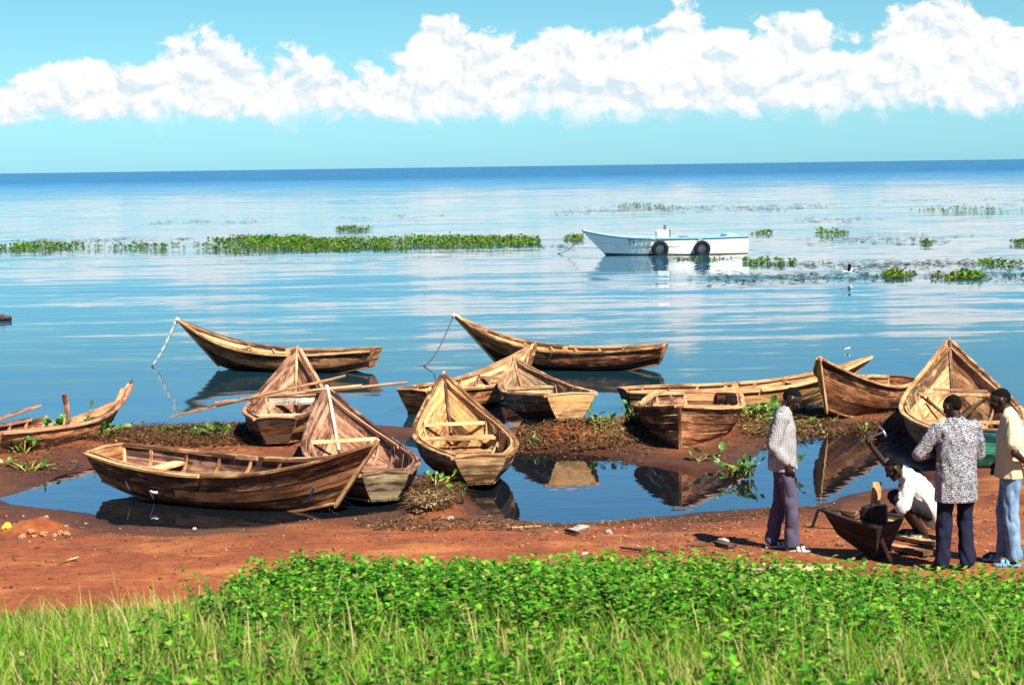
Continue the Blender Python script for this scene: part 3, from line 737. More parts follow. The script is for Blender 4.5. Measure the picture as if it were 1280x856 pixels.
    path = [a-dd*.06+Vector((.012,0,0)), a+Vector((.012,0,0)), a.lerp(b, .5)+Vector((.012,0,0)), b+Vector((.010,0,0)), b+dd*post]
    part('stem_post', sweep('stem_post', path, .058, .050, up=(0,1,0), uv0=(rr.uniform(0,9), 0), taper=[.8,1,1,1,.85]), post_mat or rail)
    back = Vector((-.085, 0, .01))
    part('inner_stem', sweep('inner_stem', [a.lerp(b, .10)+back*1.25, a.lerp(b, .45)+back, a.lerp(b, .75)+back*.9, b+back*.6+dd*.01], .052, .045, up=(0,1,0), uv0=(rr.uniform(0,9), 0)), post_mat or rail)
    # thwarts
    for t in thwarts:
        w = .19; grid = []
        v = max(.2, 1-.13/(fz(t)-cz(t)))
        for j in range(3):
            f_ = -1+j; row = []
            for dx_ in (w/2, 0, -w/2):
                p = S(t+dx_/L, v, 1, TH+.012); row.append(Vector((p.x, p.y*f_, p.z)))
            grid.append(row)
        part('thwart', sheet('thwart', grid, .028, (rr.uniform(0,9), rr.uniform(0,9)), side=1), 'pale' if rr.random() < .5 else rail)
    info = dict(root=root, S=S, L=L, part=part, fz=fz, fb=fb, rr=rr)
    if bow_beam:
        t = bow_beam; p = S(t, .80, 1, TH+.01)
        part('bow_beam', sweep('bow_beam', [Vector((p.x, -p.y, p.z)), Vector((p.x, p.y, p.z))], .075, .05, uv0=(rr.uniform(0,9), 0)), 'pale')
        info['beam'] = p
    return info
def breast_board(bt, mat, text=None, tcol=None):
    """upright board under the bow beam, seen from the stern"""
    p = bt['beam']; part = bt['part']
    g2 = [[Vector((p.x-.012, y, p.z-.03-h*(1 if abs(y) < p.y*.8 else .55))) for h in (.0, .135)] for y in (-p.y*.98, -p.y*.78, 0, p.y*.78, p.y*.98)]
    o = part('breast_board', sheet('breast_board', g2, .02, (0, 0), side=1), mat)
    if text:
        cu = bpy.data.curves.new('lettering', 'FONT'); cu.body = text; cu.size = .085; cu.align_x = 'CENTER'; cu.extrude = .001
        t_ = bpy.data.objects.new('tmp', cu); COL.objects.link(t_); dg = bpy.context.evaluated_depsgraph_get()
        me = bpy.data.meshes.new_from_object(t_.evaluated_get(dg)); bpy.data.objects.remove(t_)
        q = link('lettering', me, tcol, o); q.rotation_euler = (R(90), 0, R(-90)); q.location = (p.x-.0365, 0, p.z-.13)
    return o
def text_mesh(text, size, ext=.001):
    cu = bpy.data.curves.new('lettering', 'FONT'); cu.body = text; cu.size = size; cu.extrude = ext
    t_ = bpy.data.objects.new('tmp', cu); COL.objects.link(t_); dg = bpy.context.evaluated_depsgraph_get()
    me = bpy.data.meshes.new_from_object(t_.evaluated_get(dg)); bpy.data.objects.remove(t_); return me
INK = plain('faded_ink', (.12,.10,.08), .8); CHALK = plain('white_paint', (.72,.66,.60), .8, var=.2); GREENP = plain('green_lettering', (.05,.22,.12), .6)
ROPE_W = plain('rope_pale', (.62,.60,.55), .9, bump=.4, scale=80); ROPE_D = plain('rope_dark', (.16,.12,.09), .9, bump=.4, scale=80)
STEEL = plain('dull_steel', (.35,.35,.36), .35, 1.0)

# 1, 2: afloat beyond the ridge
b1_ = make_boat('brown rowing boat afloat with a pale knotted rope hanging from its bow', (223,400), 1.04, (471,437), .47, hb=1.12, hs=.56, hm=.47, beam=1.25, seed=11, low='tar_shade', foot=.2, out='brown', inn='tan', rail='tan', tran=('red','tan','brown'), bot='brown', chine='tan', post_mat='pale')
b2_ = make_boat('reddish rowing boat afloat moored by a thin dark rope from its bow', (569,395), 1.09, (832,432), .50, hb=1.16, hs=.58, hm=.47, beam=1.25, seed=12, low='tar_shade', foot=.2, out='red', inn='gold', rail='tan', tran=('red','red','brown'), post_mat='pale')
breast_board(b2_, 'white')
pm = text_mesh('NB 103', .07); q = link('lettering', pm, GREENP, b2_['root']); p = b2_['beam']; q.rotation_euler = (R(90), 0, R(-90)); q.location = (p.x-.037, .10, p.z-.12)
# 4: broken boat on the left
b4_ = make_boat('broken weathered boat with missing top planks and weeds growing inside', (163,481), .73, (-22,541), .44, hb=.80, hs=.50, hm=.44, beam=1.15, seed=14, low='tar_shade', out='brown', inn='brown', rail='mauve', tran='tan', bot='dark', chine=None, thwarts=(.3,), bow_beam=None,
    skip={(1,2,'b'), (1,'rail','b')}, post=.10)
S4 = b4_['S']
b4_['part']('loose_plank', sweep('loose_plank', [S4(.02,1.0,1)+Vector((0,0,.03)), S4(.25,1.05,1)+Vector((0,0,.06)), S4(.52,1.0,1)+Vector((.05,-.05,.20))], .11, .03), 'mauve')
b4_['part']('standing_rib', sweep('standing_rib', [S4(.74,.1,1,.05), S4(.74,.9,1,.0)+Vector((-.10,.05,.10)), S4(.74,1,1)+Vector((-.18,.06,.22))], .10, .04, up=(1,0,0)), 'mauve')
b4_['part']('broken_board', sweep('broken_board', [S4(.86,.5,-1,.06), S4(.87,1.0,-1,.02)+Vector((.02,.02,.14))], .09, .03, up=(1,0,0)), 'tan')
# 5, 6, 8, 10, 14: sterns to the beach, bows to the lake
b5_ = make_boat('reddish boat lying stern to beach with oars laid across it', (372,436), 1.17, (345,524), .56, hb=1.12, hs=.46, hm=.44, beam=1.24, tw=.60, seed=15, low='tar_shade', out='brown', inn='mauve', rail='mauve', tran=('dark','red','dark'), post_mat='pale', thwarts=(.16,.44), strakes=(0,.40,.68,1))
breast_board(b5_, 'white', 'O/ES8-C', INK)
b6_ = make_boat('grey mauve boat with a broken bow board and greenish floor, beside the broadside boat', (409,487), 1.03, (482,593), .43, hb=1.02, hs=.44, hm=.42, beam=1.36, tw=.60, seed=16, low='tar_shade', out='grey', inn='mauve', rail='mauve', tran=('olive','grey','olive'), bot='olive', post_mat='white', thwarts=(.30,))
ml = text_mesh('V', .11); S6 = b6_['S']
for s, tx, vv in ((1, 'V', .70), (-1, 'M 1', .78)):
    p0, p1, p2 = S6(.86, vv, s, .034), S6(.90, vv, s, .034), S6(.86, vv+.12, s, .034)
    ex = (p1-p0).normalized()*(1 if s < 0 else 1); up_ = (p2-p0); up_ = (up_-ex*up_.dot(ex)).normalized(); 
    if s < 0: ex = -ex
    nz_ = ex.cross(up_); mtx = Matrix(((ex.x, up_.x, nz_.x), (ex.y, up_.y, nz_.y), (ex.z, up_.z, nz_.z)))
    q = link('lettering', text_mesh(tx, .10), CHALK, b6_['root']); q.matrix_local = Matrix.Translation(p0 + nz_*.004) @ mtx.to_4x4()
b8_ = make_boat('golden tan boat with two close thwarts at its bow and a clean pale transom', (555,469), 1.08, (601,572), .47, hb=1.02, hs=.46, hm=.44, beam=1.34, tw=.70, seed=18, low='tar_shade', out='tan', inn='gold', rail='tan', tran=('tan','pale','pale'), bot='brown', thwarts=(.26,.60), post_mat='mauve')
b9_ = make_boat('tan boat with a dark red transom lying behind the golden boat', (668,431), .86, (515,489), .42, hb=.98, hs=.50, hm=.45, beam=1.25, tw=.62, seed=19, low='tar_shade', out='red', inn='tan', rail='tan', tran=('red','brown','red'), post=.05, post_mat='pale')
b10_ = make_boat('tan boat with a yellow-brown slatted transom between the golden boat and the lake', (641,448), .86, (714,494), .70, hb=.88, hs=.47, hm=.43, beam=1.28, tw=.78, bw=.42, seed=20, low='tar_shade', out='grey', inn='grey', rail='tan', tran=('pale','gold','gold'), thwarts=(.14,.40), post=.03)
breast_board(b10_, 'pale')
# 7: broadside
b7_ = make_boat('long brown boat lying broadside to the beach in the left pool', (470,554), .92, (130,561), .54, hb=.98, hs=.58, hm=.50, beam=1.30, tw=.72, bw=.40, seed=17, out='brown', inn='mauve', rail='tan', tran='brown', chine='tan', thwarts=(.20,), bow_beam=None, rake=.86, strakes=(0,.34,.64,1), roll=R(2), foot=.20)
S7 = b7_['S']
for t, v0, v1 in ((.20,.25,.62),(.305,.10,.50)):
    q = b7_['part']('rope_end', tube('rope_end', [S7(t, v1, -1, -.012), S7(t+.004, (v0+v1)/2, -1, -.018), S7(t-.006, v0, -1, -.014)], .009), ROPE_W)
b7_['part']('blue_strip', sweep('blue_strip', [S7(.885,.18,-1,-.008), S7(.885,.47,-1,-.008)], .035, .008, up=(0,-1,.3)), plain('blue_paint', (.02,.07,.20), .6, var=.2))
b7_['part']('rope_knot', tube('rope_knot', [S7(.315,.52,-1,-.03), S7(.33,.50,-1,-.03), S7(.345,.52,-1,-.02)], .018), ROPE_W)
# 11: behind the bow-on boat
b11_ = make_boat('long golden boat with a dark square transom lying beyond the ridge', (1088,447), .77, (778,488), .37, hb=.88, hs=.48, hm=.44, beam=1.2, tw=.62, seed=21, out='gold', inn='tan', rail='tan', tran=('dark','dark','mauve'), post=.05, bw=.36)
# 12: bow towards the beach
b12_ = make_boat('squat brown boat with its stem pointing at the beach, mirrored in the pool', (849,508), .75, (876,492), .41, hb=.76, hs=.50, hm=.56, beam=1.55, tw=.62, seed=22, out='brown', inn='mauve', rail='tan', tran='brown', rake=.965, bow_width=1.22, post=-.03, post_mat='brown', bow_beam=None, strakes=(0,.22,.42,.62,.80,1), thwarts=(.3,.62))
# 13: bow raised
b13_ = make_boat('dark brown boat with its high bow raised over the pool and stern in the lake', (1023,449), 1.13, (1131,473), .45, hb=.98, hs=.56, hm=.54, beam=1.20, tw=.66, seed=23, low='tar_shade', out='brown', inn='tan', rail='tan', tran='red', rake=.88, bow_width=1.1, chine='tan', strakes=(0,.38,.72,1), post=.05, roll=R(-4), bow_beam=None)
# 14: large boat at the right with green paint
b14_ = make_boat('large boat with green painted strips inside and a teal painted transom', (1187,427), 1.30, (1216,540), .60, hb=1.28, hs=.58, hm=.56, beam=1.72, tw=.86, bw=.50, seed=24, low='tar_shade', out='brown', inn='tan', rail='tan', tran=('green','green','teal'), thwarts=(.20,.42), bow_beam=.74, post_mat='mauve')
S14 = b14_['S']
for s in (1, -1):
    for (ta, tb) in ((.60,.74),):
        path = [S14(ta+(tb-ta)*i/6, .90, s, .045) for i in range(7)]
        b14_['part']('green_strip', sweep('green_strip', path, .014, .085, uv0=(0,0)), 'green')
p = b14_['beam']
b14_['part']('broken_board', sweep('broken_board', [Vector((p.x+.02,-p.y*.9,p.z+.05)), Vector((p.x+.03,p.y*.6,p.z+.075))], .12, .03), 'mauve')
b14_['part']('strut', sweep('strut', [Vector((p.x-.06,p.y*.72,p.z-.06)), Vector((p.x-.28,.02,.22))], .06,.04), 'olive')
b14_['part']('strut', sweep('strut', [Vector((p.x-.06,-p.y*.72,p.z-.06)), Vector((p.x-.28,-.02,.22))], .06,.04), 'olive')

# ------------------------------------------------------------------ ropes
def rope_thing(bt, px_end, mat, label, r, sag, knots=False, below=0.0):
    a = bt['root'].matrix_basis @ Vector((bt['L']-.01, 0, 0)); S = bt['S']
    a = bt['root'].matrix_basis @ (S(1, 1, 1)+Vector((.03, 0, .02))); e = at(*px_end, 0)
    path = []
    for i in range(19):
        t = i/18; p = a.lerp(e, t); p.z -= sag*4*t*(1-t)*(.6+.4*t); 
        if i > 16: p.z = max(p.z, -.05)
        path.append(p)
    rad = [r*(1.7 if knots and i % 3 == 1 else 1.0) for i in range(19)]
    tag(link('mooring_rope', tube('mooring_rope', path, r, 6, rad), mat), label, 'rope', 'mooring ropes')
bpy.context.view_layer.update()
rope_thing(b1_, (190,458), ROPE_W, 'pale knotted rope hanging from a bow to the water', .022, .10, True)
rope_thing(b2_, (525,457), ROPE_D, 'thin dark rope sagging from a bow to the water', .014, .30)
for bt, m_ in ((b1_, ROPE_W), (b2_, ROPE_W)):
    S = bt['S']; c_ = S(1, 1, 1)+Vector((.0, 0, -.01)); c_.y = 0
    ring = [c_ + Vector((.05*math.cos(a)+.012*k, .05*math.sin(a), .014*k)) for k in range(3) for a in np.linspace(0, 6.28, 9)[:-1]]
    bt['part']('rope_lashing', tube('rope_lashing', ring, .014), m_)

# ------------------------------------------------------------------ oars across the reddish boat
def oar(label, a, b, bl, za, zb_, mat):
    A, Bp = at(*a, za), at(*b, zb_); d = (Bp-A); Ln = d.length
    root = empty('oar', A); d.normalize(); root.rotation_euler = d.to_track_quat('X', 'Z').to_euler(); tag(root, label, 'oar', 'oars across the boat')
    link('shaft', tube('shaft', [(.0 if not bl else bl*.8,0,0), (Ln*.5,0,0), (Ln,0,0)], .024, 8, [.026,.026,.022]), W[mat], root)
    if bl:
        n = 6; grid = [[Vector((bl*i/n, w*(.065 if i < n-1 else .035)*(1 if i else .7), .0)) for w in (-1,0,1)] for i in range(n+1)]
        link('blade', sheet('blade', grid, .018, side=1), W[mat], root)
oar('long reddish oar lying level across the boat with its blade to the left', (267,502), (508,478), .55, .62, .72, 'mauve')
oar('pale oar with its blade end reaching out over the water', (212,520), (432,470), .75, .42, .98, 'tan')
oar('short pale oar resting against the bow of the grey boat', (382,489), (452,482), 0, .80, .86, 'pale')

# ------------------------------------------------------------------ white motor boat with tyre fenders
def motor_boat():
    A, Bp = at(724,288,1.18), at(932,294,.86)
    A, Bp = at(757,319,0), at(930,316,0)
    d = A-Bp; Ln = 7.75; th = math.atan2(d.y, d.x)
    root = empty('motor_boat', (Bp.x+.02, Bp.y, -.12), th); tag(root, 'white motor boat with a pale blue deck rim and two black tyre fenders', 'boat')
    fb = lambda t: crom([0,.3,.55,.78,.92,1], [.92, 1.02, .98, .68, .28, .02], t)
    fz = lambda t: crom([0,.35,.65,.85,1], [.90, .86, .90, 1.04, 1.27], t)
    def S(t, v, s):
        x0, x1 = t*6.55, t*Ln; cbm = crom([0,.4,.75,1], [.84,.92,.46,.02], t); z0 = .02
        y = cbm+(fb(t)-cbm)*v**.8; return Vector((x0+(x1-x0)*v, s*y, z0+(fz(t)-z0)*v))
    wm, g, bs = material('boat_white'); tc = g.n('ShaderNodeTexCoord').outputs['Object']; zz = g.xyz(tc)[2]
    st = g.noise(g.vm('MULTIPLY', tc, (1.5, 1.5, .5)), 2.5, 5, .6)
    c = g.mix(g.m('MULTIPLY', g.ss(.45, .7, st), .35), (.80,.80,.76), (.62,.55,.40)); c = g.mix(g.ss(.34, .16, g.m('ADD', zz, g.m('MULTIPLY', st, .1))), c, (.55,.42,.22)); g.put(bs.inputs['Base Color'], c); bs.inputs['Roughness'].default_value = .35
    blk = plain('antifoul_black', (.012,.012,.014), .5, var=.3); blu = plain('deck_blue', (.22,.50,.58), .45, var=.12); nav = plain('rub_navy', (.015,.03,.09), .4)
    for s in (1, -1):
        link('bottom_side', sheet('bottom_side', [[S(i/20, v, s) for v in (0, .08, .16)] for i in range(21)], .03, side=-s), blk, root)
        link('hull_side', sheet('hull_side', [[S(i/20, v, s) for v in (.165, .36, .60)] for i in range(21)], .03, side=-s), wm, root)
        link('topside', sheet('topside', [[S(i/20, v, s)+Vector((0, s*.02, 0)) for v in (.61, .8, 1)] for i in range(21)], .03, side=-s), wm, root)
        link('rub_rail', sweep('rub_rail', [S(i/20, 1, s)+Vector((0, s*.02, .0)) for i in range(21)], .06, .05), nav, root)
        link('rim', sweep('rim', [S(.01+.98*i/20, 1, s)+Vector((0, -s*.075, .045)) for i in range(21)], .17, .05), blu, root)
        link('inner_side', sheet('inner_side', [[S(.01+.9*i/16, v, s)+Vector((0, -s*.10, 0)) for v in (.30, .65, .99)] for i in range(17)], .02, side=-s), blu, root)
    link('transom', sheet('transom', [[Vector((S(0, v, 1).x, S(0, v, 1).y*f_, S(0, v, 1).z)) for v in (.02, .5, .99)] for f_ in (-1, 0, 1)], .05, side=-1), wm, root)
    link('floor', sheet('floor', [[Vector((.1+5.6*i/10, crom([0,.4,.75,1], [.6,.66,.40,.05], i/12)*f_, .34)) for f_ in (-1, 0, 1)] for i in range(11)], .03, side=1), blu, root)
    link('foredeck', sheet('foredeck', [[Vector((S(.80+.19*i/6, 1, 1).x, S(.80+.19*i/6, 1, 1).y*f_*.9, S(.80+.19*i/6, 1, 1).z+.01)) for f_ in (-1, 0, 1)] for i in range(7)], .03, side=1), blu, root)
    con = link('console', box('console', .58, .70, .95, .05, (3.95, 0, .80)), wm, root)
    scr = link('windscreen', box('windscreen', .03, .66, .30, .008, (3.82, 0, 1.36)), plain('smoked_acrylic', (.02,.02,.03), .1), con); 
    link('steering_wheel', tube('steering_wheel', [Vector((3.58, .18*math.cos(a), 1.10+.18*math.sin(a))) for a in np.linspace(0, 6.28, 17)], .018), blk, con)
    link('seat', box('seat', .45, .8, .30, .05, (2.9, 0, .80)), plain('seat_navy', (.03,.05,.12), .7, var=.2), root)
    link('stern_bench', box('stern_bench', .50, 1.5, .16, .04, (.75, 0, .98)), blu, root)
    link('bow_cleat', sweep('bow_cleat', [S(.985,1,1)+Vector((-.05,-.08,.06)), S(.985,1,1)+Vector((.10,-.02,.09))], .06, .09), plain('cleat_red', (.55,.22,.16), .5), root)
    # name painted on the bow side facing the shore
    side = 1 if (Matrix.Rotation(th, 3, 'Z') @ Vector((0, 1, 0))).y < 0 else -1
    xx = .775
    for ch, dark in zip('TISHILI', (1, 1, 0, 0, 0, 0, 0)):
        p = S(xx, .66, side); q2 = S(xx-.02, .66, side); up_ = (S(xx, .95, side)-p).normalized(); ex = (q2-p).normalized(); up_ = (up_-ex*up_.dot(ex)).normalized(); nn = ex.cross(up_)
        q = link('lettering', text_mesh(ch, .40, .002), plain('name_dark', (.03,.10,.07), .6) if dark else plain('name_pale', (.30,.40,.26), .6), root)
        q.matrix_local = Matrix.Translation(p + nn*.034) @ Matrix(((ex.x, up_.x, nn.x), (ex.y, up_.y, nn.y), (ex.z, up_.z, nn.z))).to_4x4(); xx -= .034
    bpy.context.view_layer.update()
    rub = plain('tyre_rubber', (.005,.005,.0055), .85, bump=.5, scale=60, spec=.2)
    for t, lab in ((.598, 'black tyre fender hung beside the console of the white boat'), (.318, 'black tyre fender hung towards the stern of the white boat')):
        p = S(t, .38, side); w0 = root.matrix_basis @ (p + Vector((0, side*.20, .06)))
        ty = empty('tyre_fender', w0, th); tag(ty, lab, 'tyre', 'tyre fenders on the white boat')
        prof = [(.21,-.085),(.25,-.105),(.36,-.10),(.39,-.07),(.40,0),(.39,.07),(.36,.10),(.25,.105),(.21,.085),(.235,.07),(.33,.07),(.33,-.07),(.235,-.07)]
        vs_, fs = [], []; n = 28; m_ = len(prof)
        for i in range(n):
            a = 2*math.pi*i/n
            for r_, w_ in prof: vs_.append((r_*math.cos(a), w_, r_*math.sin(a)))
        for i in range(n):
            for j in range(m_): fs.append((i*m_+j, i*m_+(j+1) % m_, ((i+1) % n)*m_+(j+1) % m_, ((i+1) % n)*m_+j))
        link('casing', mesh('casing', vs_, fs, smooth=True), rub, ty)
        top_ = ty.matrix_basis.inverted() @ (root.matrix_basis @ (S(t, 1, side)+Vector((0, side*.05, .03))))
        link('hanging_rope', tube('hanging_rope', [Vector((0, 0, .22)), Vector((0, 0, .42)), top_], .018), ROPE_W, ty)
    a = root.matrix_basis @ (S(.985,1,1)+Vector((0,-.02,.02)))
    e = at(697,317,0); path = [a.lerp(e, i/12)-Vector((0,0,.25*4*(i/12)*(1-i/12))) for i in range(13)]
    tag(link('mooring_rope', tube('mooring_rope', path, .016), ROPE_D), 'thin rope running from the white boat bow into the water', 'rope', 'mooring ropes')
motor_boat()
# ------------------------------------------------------------------ people
def blob(V_, F_, p0, p1, r0, r1, w=None, k=1.0, seg=12):
    p0, p1 = Vector(p0), Vector(p1); ax = p1-p0
    if ax.length < 1e-5: ax = Vector((0,0,1e-4))
    ax.normalize(); ref = Vector((1,0,0)) if abs(ax.x) < .8 else Vector((0,1,0)); a = ax.cross(ref).normalized(); b = ax.cross(a)
    rings = []
    for th in (-80,-50,-22): c_ = math.cos(R(th)); rings.append((p0 + ax*r0*math.sin(R(th)), r0*c_))
    rings += [(p0, r0), (p1, r1)]
    for th in (22,50,80): c_ = math.cos(R(th)); rings.append((p1 + ax*r1*math.sin(R(th)), r1*c_))
    o = len(V_); w = Vector(w).normalized() if w is not None else None
    for c_, r_ in rings:
        for i in range(seg):
            t = 2*math.pi*i/seg; q = (a*math.cos(t)+b*math.sin(t))*r_
            if w is not None: q = q + w*(q.dot(w))*(k-1)
            V_.append(c_+q)
    n = len(rings)
    for i in range(n-1):
        for j in range(seg): l = (j+1) % seg; F_.append((o+i*seg+j, o+i*seg+l, o+(i+1)*seg+l, o+(i+1)*seg+j))
    F_.append(tuple(o+j for j in range(seg-1, -1, -1))); F_.append(tuple(o+(n-1)*seg+j for j in range(seg)))
def fuse(name, V_, F_, vox, it, folds=0.0, fs=9.0, fac=.5, cut=None):
    me = mesh('tmp', V_, F_); o = bpy.data.objects.new('tmp', me); COL.objects.link(o)
    m1 = o.modifiers.new('r', 'REMESH'); m1.mode = 'VOXEL'; m1.voxel_size = vox; m1.use_smooth_shade = True
    m2 = o.modifiers.new('s', 'SMOOTH'); m2.iterations = it; m2.factor = fac
    dg = bpy.context.evaluated_depsgraph_get(); out = bpy.data.meshes.new_from_object(o.evaluated_get(dg)); out.name = name
    bpy.data.objects.remove(o); bpy.data.meshes.remove(me)
    if folds:
        nr = [Vector(v.normal) for v in out.vertices]
        for v, n_ in zip(out.vertices, nr):
            p = v.co; f_ = mnoise.noise(Vector((p.x*fs, p.y*fs, p.z*fs*.55))) + .5*mnoise.noise(Vector((p.x*fs*2.3+4, p.y*fs*2.3, p.z*fs*1.1)))
            v.co = p + n_*folds*(abs(f_)*2-.5)
    if cut is not None:
        bm = bmesh.new(); bm.from_mesh(out); bmesh.ops.bisect_plane(bm, geom=bm.verts[:]+bm.edges[:]+bm.faces[:], plane_co=(0,0,cut), plane_no=(0,0,-1), clear_outer=True)
        e = [q for q in bm.edges if q.is_boundary]; r = bmesh.ops.extrude_edge_only(bm, edges=e); 
        for v in [q for q in r['geom'] if isinstance(q, bmesh.types.BMVert)]: v.co = v.co - v.normal*.012 + Vector((0,0,.004))
        bm.to_mesh(out); bm.free()
    out.polygons.foreach_set('use_smooth', [True]*len(out.polygons)); out.update(); return out
def hand(V_, F_, wr, d, n, curl, side):
    """five fingers; d = pointing way, n = palm normal, side = where the thumb is (unit)"""
    wr, d, n, side = Vector(wr), Vector(d).normalized(), Vector(n).normalized(), Vector(side).normalized()
    blob(V_, F_, wr, wr+d*.075, .024, .030, side, 1.35)
    for i, (off, ln) in enumerate(((.031,.072),(.011,.080),(-.010,.075),(-.030,.058))):
        p = wr + d*.088 + side*off; dd = d.copy(); seg = [.45,.32,.23]
        for q in range(3):
            c_ = curl*(.55+.25*q); dd = (dd*math.cos(c_) + n*math.sin(c_)).normalized(); e = p + dd*ln*seg[q]
            blob(V_, F_, p, e, .0098-.0008*q, .0092-.0010*q, seg=8); p = e
    t0 = wr + d*.025 + side*.030; t1 = t0 + (side*.75+d*.6+n*.25).normalized()*.042; t2 = t1 + (d*.8+side*.2+n*.5*min(1, curl+.2)).normalized()*.034
    blob(V_, F_, t0, t1, .0125, .0110, seg=8); blob(V_, F_, t1, t2, .0110, .0090, seg=8)
def head(V_, F_, c_, f_, up):
    c_, f_, up = Vector(c_), Vector(f_).normalized(), Vector(up); up = (up-f_*up.dot(f_)).normalized(); s = up.cross(f_)
    blob(V_, F_, c_-f_*.022+up*.030, c_+f_*.020+up*.028, .080, .077, s, .94)
    blob(V_, F_, c_+up*.00-f_*.01, c_-up*.055+f_*.030, .072, .052, s, .95)
    blob(V_, F_, c_-up*.080+f_*.045, c_-up*.092+f_*.062, .034, .028, s, 1.25)       # chin
    blob(V_, F_, c_+f_*.078+up*.022-s*.03, c_+f_*.078+up*.022+s*.03, .017, .017)     # brow
    blob(V_, F_, c_+f_*.088+up*.006, c_+f_*.106-up*.026, .011, .016, s, 1.3)         # nose
    blob(V_, F_, c_+f_*.080-up*.056-s*.014, c_+f_*.080-up*.056+s*.014, .0130, .0130) # lips
    blob(V_, F_, c_+f_*.079-up*.070-s*.012, c_+f_*.079-up*.070+s*.012, .0120, .0120)
    for q in (-1, 1):
        blob(V_, F_, c_+s*q*.074+up*.012-f_*.002, c_+s*q*.080-up*.026-f_*.006, .017, .012, f_, 1.2)  # ears
        blob(V_, F_, c_+s*q*.045-up*.018+f_*.060, c_+s*q*.040-up*.030+f_*.058, .020, .018)           # cheeks
    return c_, f_, up, s
SKIN = plain('dark_skin', (.024,.0120,.0080), .45, var=.15, scale=14, spec=.3); HAIR = plain('cropped_hair', (.004,.0032,.003), .9, bump=.8, scale=160, spec=.08)
EYE = plain('eye_white', (.5,.48,.44), .25)
def sandal(parent, ank, toe, mat, strap):
    a, t = Vector(ank), Vector(toe); d = Vector((t.x-a.x, t.y-a.y, 0)).normalized(); s = Vector((-d.y, d.x, 0)); zg = min(a.z, t.z)
    prof = [(-.065,.030),(-.04,.038),(.02,.036),(.09,.044),(.14,.046),(.185,.036),(.205,.018)]
    base = Vector((a.x, a.y, 0)); up = []
    for x_, w_ in prof: up.append(base+d*x_+s*w_)
    for x_, w_ in reversed(prof): up.append(base+d*x_-s*w_)
    n = len(up); z0 = Vector((0,0,.002)); z1 = Vector((0,0,.026))
    vs_ = [p+z0 for p in up]+[p+z1 for p in up]; fs = [tuple(range(n-1,-1,-1)), tuple(range(n, 2*n))]+[(i, (i+1) % n, n+(i+1) % n, n+i) for i in range(n)]
    so_ = link('sandal', mesh('sandal', vs_, fs), mat, parent)
    for x_ in (.075, .125):
        link('strap', sweep('strap', [base+d*x_+s*.045+Vector((0,0,.02)), base+d*(x_-.01)+s*.028+Vector((0,0,.066)), base+d*(x_-.01)-s*.028+Vector((0,0,.066)), base+d*x_-s*.045+Vector((0,0,.02))], .036, .006), strap, so_)
